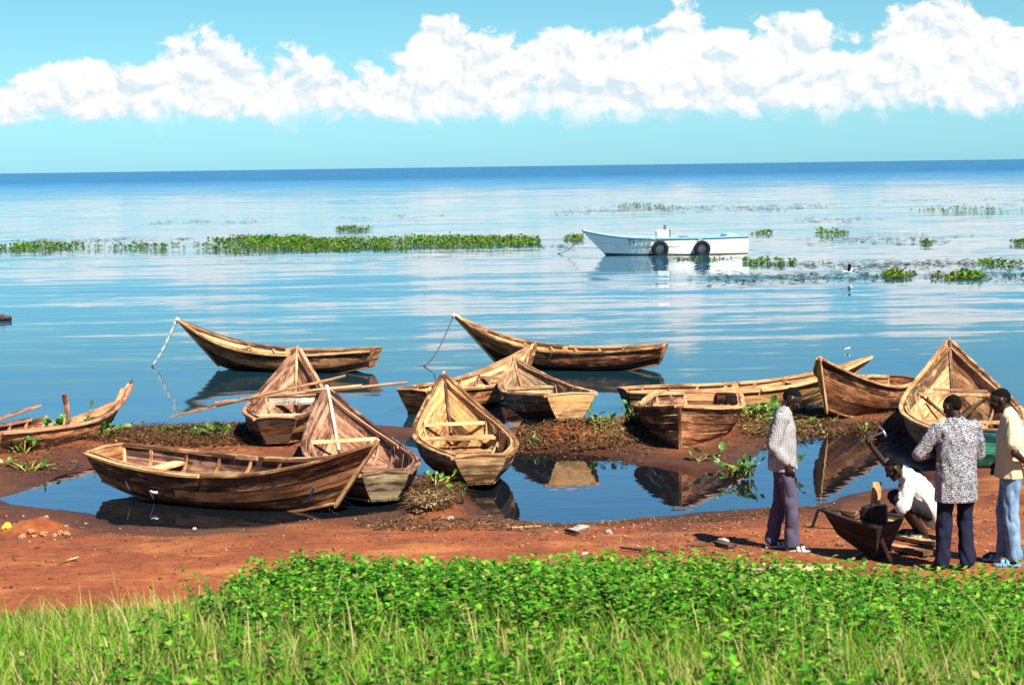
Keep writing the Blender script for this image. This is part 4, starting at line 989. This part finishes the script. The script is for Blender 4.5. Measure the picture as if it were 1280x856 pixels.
def person(name, label, px, face_deg, J, shirt, trousers, shoes, sleeve, hem, leg_end, loose=1.0, scale=1.0, z_off=0.0, sleeve_r=None, stand_=True):
    g0 = onground(*px); root = empty('person', (g0.x, g0.y, g0.z+z_off), R(face_deg)); root.scale = (scale,)*3; tag(root, label, 'person')
    V_, F_ = [], []; L_ = Vector((0,1,0))
    j = {k: Vector(v) for k, v in J.items() if k not in ('face', 'up', 'handL', 'handR', 'wide')}
    wide = Vector(J.get('wide', (0,1,0)))
    c_, f_, u_, s_ = head(V_, F_, J['head'], J['face'], J.get('up', (0,0,1)))
    blob(V_, F_, j['neck']-(j['head']-j['neck'])*.2, c_-u_*.05-f_*.012, .060, .054)
    blob(V_, F_, j['chest'], j['neck']-Vector((0,0,.03)), .112, .07, wide, 1.45); blob(V_, F_, j['waist'], j['chest'], .100, .112, wide, 1.38); blob(V_, F_, j['pelvis'], j['waist'], .108, .100, wide, 1.38)
    for q in 'LR':
        blob(V_, F_, j['sh'+q], j['el'+q], .050, .039); blob(V_, F_, j['el'+q], j['wr'+q], .040, .026)
        d, n_, sd, curl = J['hand'+q]; hand(V_, F_, j['wr'+q], d, n_, curl, sd)
        blob(V_, F_, j['hip'+q], j['kn'+q], .084, .056); blob(V_, F_, j['kn'+q], j['an'+q].lerp(j['kn'+q], .65), .056, .055); blob(V_, F_, j['an'+q].lerp(j['kn'+q], .65), j['an'+q], .055, .036)
        blob(V_, F_, j['an'+q]-Vector((0,0,.035)), j['to'+q].lerp(j['an'+q], .3)+Vector((0,0,.012)), .034, .030); blob(V_, F_, j['to'+q].lerp(j['an'+q], .3)+Vector((0,0,.01)), j['to'+q], .030, .020)
    body = link('body', fuse('body', V_, F_, .0085, 3), SKIN, root)
    # cropped hair cap
    Vh, Fh = [], []
    blob(Vh, Fh, c_-f_*.028+u_*.040, c_+f_*.010+u_*.042, .079, .074, s_, .95); blob(Vh, Fh, c_-f_*.045+u_*.005, c_-f_*.045+u_*.03, .062, .066, s_, .95)
    link('hair', fuse('hair', Vh, Fh, .010, 2), HAIR, root)
    for q in (-1, 1):
        Ve, Fe = [], []; blob(Ve, Fe, c_+f_*.077+s_*q*.029+u_*.002, c_+f_*.079+s_*q*.029+u_*.002, .010, .010, seg=8); link('eye', mesh('eye', Ve, Fe, smooth=True), EYE, root)
    # shirt
    Vs, Fs = [], []; e = .022*loose
    blob(Vs, Fs, j['chest'], j['neck']-(j['neck']-j['chest'])*.22, .115+e, .072+e, wide, 1.42); blob(Vs, Fs, j['waist'], j['chest'], .108+e*1.5, .115+e, wide, 1.40)
    hm = Vector(hem)-(Vector((0,0,.09)) if stand_ else Vector()); blob(Vs, Fs, hm, j['waist'], .118+e*1.6, .110+e*1.5, wide, 1.38)
    for q in 'LR':
        blob(Vs, Fs, j['chest'].lerp(j['neck'], .55).lerp(j['sh'+q], .6), j['sh'+q], .085, .066+e*.3)
        a = j['sh'+q]; b = j['el'+q]; w_ = j['wr'+q]; sv = sleeve_r if (q == 'R' and sleeve_r) else sleeve
        if sv <= 1: blob(Vs, Fs, a, a.lerp(b, sv), .064+e*.5, .060+e*.7)
        else: blob(Vs, Fs, a, b, .062+e*.5, .052+e*.5); blob(Vs, Fs, b, b.lerp(w_, sv-1), .052+e*.5, .040+e*.4)
    blob(Vs, Fs, j['neck']-(j['neck']-j['chest'])*.15, j['neck']+(c_-j['neck'])*.18, .078, .068)
    sm = fuse('shirt', Vs, Fs, .011, 3, folds=.009*loose, cut=hem[2] if stand_ else None)
    link('shirt', sm, shirt, root)
    Vt, Ft = [], []
    blob(Vt, Ft, j['pelvis'], j['pelvis'].lerp(j['waist'], .6), .118, .110, wide, 1.36)
    for q in 'LR':
        h_, k_, a_ = j['hip'+q], j['kn'+q], j['an'+q]
        blob(Vt, Ft, h_, k_, .100, .078 if leg_end > .5 else .088)
        if leg_end > .5: blob(Vt, Ft, k_, k_.lerp(a_, leg_end), .078, .074)
    link('trousers', fuse('trousers', Vt, Ft, .011, 3, folds=.015, fs=7, cut=.05 if stand_ else None), trousers, root)
    for q, sc in zip('LR', (1, 1)):
        sandal(root, j['an'+q], j['to'+q], *shoes)
    return root
def cloth(name, c, rough=.85, var=.12): return plain(name, c, rough, var=var, bump=.3, scale=60, spec=.2)
# checked shirt
mt, g, bs = material('checked_cloth'); co = g.n('ShaderNodeTexCoord').outputs['Object']; a_, b_, c_ = g.xyz(co)
def lines(v, f_): return g.ss(.35, .75, g.m('SINE', g.m('MULTIPLY', v, f_)))
hx = g.m('ADD', a_, g.m('MULTIPLY', b_, .8))
ln = g.m('MAXIMUM', lines(c_, 300.0), lines(hx, 300.0))
g.put(bs.inputs['Base Color'], g.mix(ln, (.36,.35,.335), (.085,.09,.10))); bs.inputs['Roughness'].default_value = .85; CHECK = mt
# black and white patterned shirt
mt, g, bs = material('patterned_cloth'); co = g.n('ShaderNodeTexCoord').outputs['Object']; a_, b_, c_ = g.xyz(co)
zig = g.m('PINGPONG', g.m('MULTIPLY', g.m('ADD', b_, a_), 26.0), .5)
st = g.m('FRACT', g.m('ADD', g.m('MULTIPLY', c_, 46.0), g.m('ADD', zig, g.m('MULTIPLY', g.noise(co, 55, 3, .6), 3.0))))
br = g.ss(.58, .72, g.noise(co, 4.2, 2, .5))
c = g.mix(g.m('MULTIPLY', g.ss(.50, .66, st), 1.0), (.010,.010,.014), (.36,.37,.40)); c = g.mix(g.m('MULTIPLY', br, .55), c, (.16,.085,.04))
g.put(bs.inputs['Base Color'], c); bs.inputs['Roughness'].default_value = .85; PATT = mt
# faded denim
mt, g, bs = material('denim'); co = g.n('ShaderNodeTexCoord').outputs['Object']; n1 = g.noise(co, 7, 4, .6); n2 = g.noise(co, 90, 2, .6)
g.put(bs.inputs['Base Color'], g.mix(g.m('MULTIPLY', n2, .35), g.ramp(n1, [(.35, (.035,.085,.17)), (.65, (.14,.25,.38))]), (.20,.30,.42))); bs.inputs['Roughness'].default_value = .9; DENIM = mt
RUB = lambda n_, c_: plain(n_, c_, .55, var=.1)
stand = dict(neck=(0,0,1.47), chest=(0,0,1.28), waist=(0,0,1.08), pelvis=(0,0,.95), hipL=(0,.09,.92), hipR=(0,-.09,.92))
down = ((0,0,-1), (0,0,0), (1,0,0), .5)
p1 = dict(stand, head=(.095,0,1.585), face=(.80,-.05,-.60), up=(.5,0,.85), neck=(.015,0,1.455), shL=(-.01,.185,1.40), shR=(-.01,-.185,1.40), elL=(-.10,.25,1.12), elR=(-.10,-.25,1.12), wrL=(.05,.20,.93), wrR=(.05,-.20,.93),
  handL=((.3,-.1,-.9),(0,-1,0),(1,0,.2),.6), handR=((.3,.1,-.9),(0,1,0),(1,0,.2),.6), knL=(-.02,.10,.50), knR=(.09,-.10,.50), anL=(-.11,.10,.085), anR=(.10,-.10,.085), toL=(.06,.12,.035), toR=(.27,-.12,.035))
person('person', 'person in a pale checked shirt and purple-grey trousers looking down, hand in pocket', (978,687), -8, p1, CHECK, cloth('trousers_violet', (.060,.052,.085)), (RUB('sandal_white', (.42,.41,.38)), RUB('sandal_strap_white', (.42,.41,.38))), 1.85, (0,0,.86), 1.0, loose=1.0)
p3 = dict(stand, head=(.05,.02,1.60), face=(.85,.30,-.35), up=(.3,0,.95), neck=(.0,0,1.46), shL=(0,.20,1.40), shR=(0,-.20,1.40), elL=(.06,.37,1.15), elR=(.06,-.27,1.12), wrL=(.27,.14,1.12), wrR=(.27,-.05,1.10),
  handL=((.25,-1,-.05),(-1,-.2,0),(0,0,1),.5), handR=((.25,1,.05),(-1,.2,0),(0,0,1),.5), knL=(.02,.115,.50), knR=(.03,-.115,.50), anL=(0,.135,.085), anR=(-.02,-.12,.085), toL=(.17,.16,.035), toR=(.15,-.15,.035))
person('person', 'person in a black and white patterned shirt and navy trousers seen from behind, arms folded', (1194,713), 104, p3, PATT, cloth('trousers_navy', (.006,.008,.024)), (RUB('sandal_red', (.35,.05,.035)), RUB('sandal_strap_red', (.30,.04,.03))), 1.8, (0,0,.70), 1.0, loose=1.25)
p4 = dict(stand, head=(.105,0,1.62), face=(.95,.05,-.28), up=(.2,0,.97), neck=(.02,0,1.48), shL=(-.01,.195,1.42), shR=(-.01,-.195,1.42), elL=(-.02,.31,1.15), elR=(.02,-.29,1.13), wrL=(-.13,.185,1.035), wrR=(.10,-.22,.98),
  handL=((-.9,-.12,-.25),(0,-1,0),(.2,0,1),.25), handR=((.4,.3,-.8),(0,1,0),(1,0,0),.6), knL=(.0,.10,.50), knR=(.05,-.10,.50), anL=(-.04,.10,.085), anR=(.05,-.10,.085), toL=(.15,.12,.035), toR=(.24,-.12,.035))
person('person', 'person in a cream shirt and faded blue jeans with one hand behind the hip', (1262,704), 168, p4, cloth('shirt_cream', (.46,.40,.255)), DENIM, (RUB('sandal_sky', (.12,.30,.44)), RUB('sandal_strap_sky', (.12,.30,.44))), .72, (0,0,.88), 1.0, loose=1.1)
p2 = dict(head=(.255,.02,.775), face=(.86,.06,-.55), up=(.5,0,.8), neck=(.135,0,.70), chest=(.03,0,.58), waist=(-.09,0,.42), pelvis=(-.20,0,.30), hipL=(-.20,.10,.27), hipR=(-.20,-.10,.27), wide=(0,1,0),
  shL=(.10,.185,.645), shR=(.12,-.185,.67), elL=(.20,.24,.40), elR=(.33,-.24,.80), wrL=(.34,.13,.285), wrR=(.475,-.20,.985), handL=((.8,-.2,-.5),(0,-.5,-1),(.2,-1,0),.45), handR=((.55,0,.85),(-.8,0,.55),(0,1,0),1.15),
  knL=(.20,.20,.46), knR=(.22,-.16,.44), anL=(-.06,.13,.085), anR=(-.02,-.13,.085), toL=(.16,.17,.035), toR=(.20,-.15,.035))
pc = person('person', 'person squatting in a white shirt and raising a hammer over the broken bow section', (1147,674), 176, p2, cloth('shirt_white', (.52,.50,.45)), cloth('shorts_black', (.012,.011,.012)), (RUB('sandal_green', (.05,.42,.27)), RUB('sandal_strap_green', (.05,.42,.27))), .98, (-.20,0,.27), .4, loose=1.4, sleeve_r=.22, stand_=False)
bpy.context.view_layer.update()
# hammer in the raised hand
hp = pc.matrix_world @ (Vector((.475,-.20,.985)) + Vector((.55,0,.85)).normalized()*.095)
hm_ = empty('hammer', hp); tag(hm_, 'steel claw hammer raised in the hand of the squatting person', 'hammer')
ax = (at(1101,541,0)-Vector((0,0,CAMH))).normalized(); tgt = Vector((0,0,CAMH)) + ax*((hp-Vector((0,0,CAMH))).length); ax = (tgt-hp).normalized()
link('handle', sweep('handle', [-ax*.06, ax*.09, ax*.20], .022, .026, up=(0,1,0)), STEEL, hm_)
sd = Vector((ax.z, 0, -ax.x)).normalized(); c_ = ax*.20
hd = link('hammer_head', tube('hammer_head', [c_-sd*.02, c_+sd*.035, c_+sd*.055], .02, 8, [.016,.018,.020]), STEEL, hm_)
link('claw', sweep('claw', [c_-sd*.01, c_-sd*.04-ax*.006, c_-sd*.07-ax*.03], .03, .014, up=(0,1,0), taper=[1,.8,.4]), STEEL, hd)
# ------------------------------------------------------------------ the bow section under repair, offcuts, planks
def bow_section():
    a = onground(1040,693); b = onground(1112,699)
    d = (a-b); d.z = 0; th = math.atan2(d.y, d.x); Ln = .68
    root = empty('bow_section', (b.x, b.y, min(a.z, b.z)), th); tag(root, 'short dark broken boat bow section stood on the mud for repair', 'boat part')
    def S(t, v, s): 
        w = .30*(1-t**1.6)+.02; x = (.10+t*(Ln-.20))*(1-v)+(t*(Ln+.06))*v; z0 = .02+.20*t; z1 = .40+.05*t
        return Vector((x, s*(w*(.35+.65*v)), z0+(z1-z0)*v))
    for s in (1, -1):
        for k in range(3):
            v0, v1 = k/3+.01, (k+1)/3-.01
            link('plank', sheet('plank', [[S(i/8, v0+(v1-v0)*j/2, s) for j in range(3)] for i in range(9)], .02, (k, s), side=-s), W['baked_shade'], root)
        link('gunwale', sweep('gunwale', [S(i/8, 1, s)+Vector((0,0,.012)) for i in range(9)], .05, .03), W['baked_shade'], root)
    for k in range(3):
        v0, v1 = k/3+.01, (k+1)/3-.01
        link('end_board', sheet('end_board', [[Vector((S(0,v,1).x-.01, S(0,v,1).y*f_, S(0,v,1).z)) for v in (v0, v1)] for f_ in (-1, 0, 1)], .025, (k, 3), side=-1), W['baked_shade'], root)
    link('handle_bar', sweep('handle_bar', [S(1,1,1)+Vector((-.03,0,.03)), S(1,1,1)+Vector((.04,.02,.01)), S(1,1,1)+Vector((.10,.04,-.17))], .045, .03), W['baked_shade'], root)
    link('shore_prop', sweep('shore_prop', [Vector((-.06,.06,.0)), Vector((.06,.12,.30))], .05, .035), W['tan'], root)
    link('top_board', sheet('top_board', [[S(.05+.85*i/5, .93, s)*1.0 for s in (-.9, 0, .9)] for i in range(6)], .025, (1,1), side=1), W['tan'], root)
    bpy.context.view_layer.update()
    M = root.matrix_basis
    for (x, y, sz, c_, lab) in ((.42,.02,(.18,.12,.09),'tan','tan block of wood lying on the bow section near its point'), (.24,-.06,(.13,.16,.14),'baked_shade','dark block of wood on the bow section'), (.10,.04,(.15,.14,.18),'baked_shade','taller dark block of wood at the square end of the bow section')):
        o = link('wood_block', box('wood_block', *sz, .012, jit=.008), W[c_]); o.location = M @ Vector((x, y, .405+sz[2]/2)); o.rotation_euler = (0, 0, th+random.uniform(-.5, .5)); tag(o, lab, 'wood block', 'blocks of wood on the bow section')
    p = onground(1092,672); o = link('upright_board', box('upright_board', .11, .035, .62, .006, (0,0,.31), jit=.006), W['pale']); o.location = (p.x, p.y+.05, p.z-.02); o.rotation_euler = (R(-4), R(7), R(20)); tag(o, 'pale board standing upright behind the bow section', 'board')
bow_section()
def plank_at(label, a, b, w, h, mat, z=.02, grp=None):
    A, B_ = onground(*a), onground(*b); A.z += z+h/2; B_.z += z+h/2
    o = link('plank', sweep('plank', [A, A.lerp(B_, .5), B_], w, h, bev=.1), W[mat]); o.name = 'loose_plank'
    tag(o, label, 'plank', grp); return o
plank_at('wide pale plank lying flat on the mud by the weeds', (968,714), (1052,713), .19, .03, 'pale')
plank_at('grey plank half buried beside the wide pale plank', (915,717), (972,711), .15, .03, 'grey', 0)
plank_at('dark thin stick lying on the sand left of the white sandals', (776,688), (832,694), .03, .025, 'dark')
plank_at('long light timber under the green sandal', (1092,683), (1160,697), .12, .05, 'tan')
plank_at('second light timber lying behind the green sandal', (1112,672), (1170,684), .10, .04, 'tan')
plank_at('bent tan sliver of wood in front of the bow section', (1066,702), (1084,690), .025, .02, 'tan')
plank_at('short tan slat by the water edge behind the upright board', (1082,603), (1104,602), .05, .02, 'pale')
plank_at('dark wet board end lying on the beach near the stones', (896,681), (916,686), .11, .03, 'dark')
plank_at('thin tan strip lying near the dark stick', (860,683), (905,681), .035, .012, 'tan')
plank_at('small dark chip of wood lying on the wet sand', (708,666), (722,670), .05, .03, 'dark')
plank_at('forked pale twig on the sand by the weed pile', (640,662), (676,660), .02, .015, 'pale')
plank_at('thin dry twig lying alone on the bare sand', (72,707), (98,699), .016, .014, 'pale')
def stone(label, px, r, mat, sq=(1,.8,.65), grp='stones on the beach'):
    p = onground(*px); bm = bmesh.new(); bmesh.ops.create_icosphere(bm, subdivisions=2, radius=r)
    sd_ = random.uniform(0, 50)
    for v in bm.verts: k = 1+.45*mnoise.noise(v.co*(1.6/r)+Vector((sd_,0,0))); v.co = Vector((v.co.x*sq[0]*k, v.co.y*sq[1]*k, v.co.z*sq[2]*k))
    me = bpy.data.meshes.new('stone'); bm.to_mesh(me); bm.free()
    o = link('stone', me, mat); o.location = (p.x, p.y, p.z+r*.35); o.rotation_euler = (0, 0, random.uniform(0, 3)); tag(o, label, 'stone', grp); return o
STN = plain('white_stone', (.24,.21,.17), .8, var=.2, bump=.5); STB = plain('red_stone', (.15,.07,.04), .9, var=.3, bump=.5)
stone('largest whitish stone lying beside the shadow of the checked shirt', (904,679), .075, STN)
stone('whitish stone at the foot of the weed pile by the pool', (563,650), .055, STN)
stone('pale flat stone on the sand next to the dark chip', (727,661), .065, STN, (1.5,.8,.45))
stone('small pale stone close to the pale flat stone', (717,664), .05, STN, (1.6,.8,.4))
stone('round pale pebble on the open sand', (761,667), .05, STN)
stone('small whitish pebble in front of the twig near the weeds', (731,693), .035, STN, (1.3,.7,.5))
stone('white pebble in the shallow water under the broadside boat', (243,661), .03, STN)
for k in range(26):
    stone('lump of red-brown earth lying on the beach', (random.uniform(640,1270), random.uniform(648,712)), random.uniform(.02,.05), STB, grp='earth lumps on the beach')
for k in range(14):
    p = (12+random.uniform(10,75), random.uniform(655,676)); stone('crumb of dug sand on the small sand heap', p, random.uniform(.02,.055), plain('dug_sand', (.26,.125,.06), .95, var=.3), grp='sand crumbs on the heap')
p = onground(9,662); o = stone('bright yellow fruit lying beside the sand heap', (9,662), .06, plain('yellow_peel', (.55,.38,.03), .4, var=.15), (1.1,.9,.8), None); o.name = 'fruit'; o['category'] = 'fruit'

# ------------------------------------------------------------------ water hyacinth plants on the ridge and in the pool
def leaf_mesh(k):
    rr = random.Random(k); V_, F_ = [(0,0,0)], []; n = 9
    for ring, r_ in ((1,.5),(2,1.0)):
        for i in range(n):
            a = 2*math.pi*i/n; x = .5+math.cos(a)*.5*r_; y = math.sin(a)*.48*r_*(1-.12*math.cos(a)); V_.append((x, y, .16*(r_*r_)*(.5+.5*rr.random())+.05*math.sin(3*a)))
    V_[0] = (.5, 0, 0)
    for i in range(n): F_.append((0, 1+i, 1+(i+1) % n)); F_.append((1+i, 1+n+i, 1+n+(i+1) % n, 1+(i+1) % n))
    return mesh('leaf', V_, F_, smooth=True)
def leaf_mat(name, c):
    mt, g, bs = material(name); rnd = g.n('ShaderNodeObjectInfo').outputs['Random']
    cc = g.ramp(rnd, [(0, tuple(q*.55 for q in c)), (.6, c), (1, (c[0]*2.0, c[1]*1.35, c[2]))]); g.put(bs.inputs['Base Color'], cc); bs.inputs['Roughness'].default_value = .35
    tr = g.n('ShaderNodeBsdfTranslucent'); g.put(tr.inputs[0], cc); mxs = g.n('ShaderNodeMixShader'); mxs.inputs[0].default_value = .25
    g.nt.links.new(bs.outputs[0], mxs.inputs[1]); g.nt.links.new(tr.outputs[0], mxs.inputs[2]); g.nt.links.new(mxs.outputs[0], g.nt.nodes['Material Output'].inputs[0]); return mt
HL = leaf_mat('hyacinth_leaf', (.055,.175,.022)); HS = leaf_mat('hyacinth_stalk', (.17,.20,.04))
LM = [leaf_mesh(k) for k in range(4)]
for q in LM: q.materials.append(HL)
def hyacinth(px, n, size, label, spread=1.0, z=None, seed=0, flat=0.0, pos=None):
    rr = random.Random(seed*31+n); p = pos if pos is not None else (onground(*px) if z is None else at(*px, z))
    if p.z < 0: p.z = 0
    root = empty('hyacinth_plant', p); tag(root, label, 'water plant', 'water hyacinth plants on the shore')
    for i in range(n):
        a = rr.uniform(0, 6.28); h = size*rr.uniform(.35, 1)*(1-flat*.7); r_ = size*rr.uniform(.15, .9)*spread
        st = Vector((rr.uniform(-.4,.4)*size*spread, rr.uniform(-.3,.3)*size*spread, 0)); e = st + Vector((math.cos(a)*r_, math.sin(a)*r_*.8, h))
        mid = st.lerp(e, .5) + Vector((0,0,h*.22))
        link('stalk', tube('stalk', [st, mid, e], .01, 5, [.014,.012,.007]), HS, root)
        o = link('leaf', LM[rr.randrange(4)], None, root); o.location = e; s_ = size*rr.uniform(.26, .46)
        o.scale = (s_, s_*rr.uniform(.8, 1.05), s_); o.rotation_euler = (rr.uniform(-.7,.7), rr.uniform(-1.2,.25), a+rr.uniform(-.6,.6))
    return root
hyacinth((928,596), 24, .27, 'large sprawling water hyacinth lying at the pool edge behind the checked shirt', 1.5, z=.03, seed=1, flat=.25)
hyacinth((990,590), 7, .30, 'small water hyacinth in the pool in front of the checked shirt', .7, z=.01, seed=2)
hyacinth((886,579), 6, .30, 'trailing water hyacinth stalks by the stem of the squat boat', 1.8, z=.03, seed=3, flat=.7)
hyacinth((793,531), 16, .32, 'leafy water hyacinth beside the dark square transom', 1.0, seed=4)
hyacinth((742,532), 9, .30, 'small water hyacinth by the yellow-brown transom', 1.1, seed=5, flat=.3)
hyacinth((950,523), 22, .34, 'yellowish water hyacinth heap between the long golden boat and the pool', 1.6, seed=6, flat=.45)
hyacinth((985,530), 8, .24, 'low water hyacinth on the ridge under the raised bow', 1.4, seed=7, flat=.5)
hyacinth((118,545), 18, .30, 'water hyacinth spread along the side of the broken boat', 1.7, seed=8, flat=.55)
hyacinth((76,512), 12, .36, 'water hyacinth growing inside the broken boat', .7, seed=9, pos=b4_['root'].matrix_world @ Vector((b4_['L']*.50, .1, .12)))
hyacinth((112,505), 6, .42, 'tall water hyacinth leaves rising at the bow of the broken boat', .5, seed=10, pos=b4_['root'].matrix_world @ Vector((b4_['L']*.68, -.05, .15)))
hyacinth((22,566), 9, .28, 'water hyacinth by the stern of the broken boat', 1.3, seed=11, flat=.3)
hyacinth((35,588), 10, .22, 'low sprig of water hyacinth on mud near the left pool', 1.8, seed=12, flat=.6)
hyacinth((270,548), 14, .26, 'water hyacinth clump on the weed ridge by the reddish boat', 1.1, seed=13, flat=.2)
hyacinth((541,616), 9, .24, 'young water hyacinth on the weed pile between the pools', 1.2, seed=14)
hyacinth((572,628), 5, .24, 'few hyacinth leaves at the golden boat transom', .7, seed=15)
hyacinth((672,548), 6, .2, 'tiny hyacinth sprig on the ridge before the yellow-brown transom', 1.2, seed=16)
hyacinth((1083,542), 5, .2, 'hyacinth sprig on the mud spit under the raised bow boat', 1.2, seed=17, flat=.4)

# ------------------------------------------------------------------ birds, drifting log, far boats
WHT = plain('white_feather', (.6,.6,.58), .7); BLK = plain('dark_feather', (.03,.03,.035), .7)
def bird(px, z, label, s, fly):
    p = at(*px, z); root = empty('water_bird', p, R(20)); tag(root, label, 'bird', 'water birds'); V_, F_ = [], []
    blob(V_, F_, (-.12*s,0,0), (.10*s,0,.02*s), .045*s, .07*s); blob(V_, F_, (.13*s,0,.05*s), (.19*s,0,.11*s), .035*s, .04*s); blob(V_, F_, (.22*s,0,.11*s), (.28*s,0,.10*s), .012*s, .006*s); blob(V_, F_, (-.14*s,0,.01*s), (-.26*s,0,.03*s), .035*s, .012*s)
    link('body', fuse('body', V_, F_, .012*s, 2), WHT, root)
    for q in (-1, 1):
        grid = [[Vector(((.10-.05*i-.16*j)*s, q*(.05+.10*i)*s, (.04+(.11*i if fly else .01*i))*s)) for j in range(2)] for i in range(4)]
        link('wing', sheet('wing', grid, .008*s, side=q), BLK, root)
bird((1060,340), .25, 'white and black bird with raised wings low over the water', .85, True)
bird((1059,436), .06, 'small white bird resting on the water near the raised bow boat', .32, False)
lg = empty('drifting_log', at(3,400,.02)); tag(lg, 'dark wet log adrift alone on the lake', 'log')
link('trunk', tube('trunk', [Vector((-.55,0,.02)), Vector((-.2,.02,.04)), Vector((.1,0,.05)), Vector((.26,0,.04))], .1, 9, [.09,.11,.10,.06]), W['dark'], lg)
link('branch_stub', tube('branch_stub', [Vector((0,0,.08)), Vector((.03,.02,.2))], .03, 7, [.04,.025]), W['dark'], lg)
FARM = plain('far_boat_dark', (.05,.05,.06), .7)
for (px, py) in ((275,215.8),(668,211.0),(647,210.5),(362*0+820,209.0),(983,206.6),(1108,204.6),(1215,203.4)):
    p = at(px, max(py, horizon(px)+2.4), 0); o = empty('distant_boat', p, random.uniform(-.5,.5)); tag(o, 'tiny distant boat near the horizon', 'boat', 'distant boats near the horizon')
    link('hull', sheet('hull', [[Vector((-3.2+6.4*i/8, s*(.8*(1-abs(-1+i/4)**3)+.03), .75+.5*abs(-1+i/4)**3)) for s in (-1, 0, 1)] for i in range(9)], .9, side=1), FARM, o)
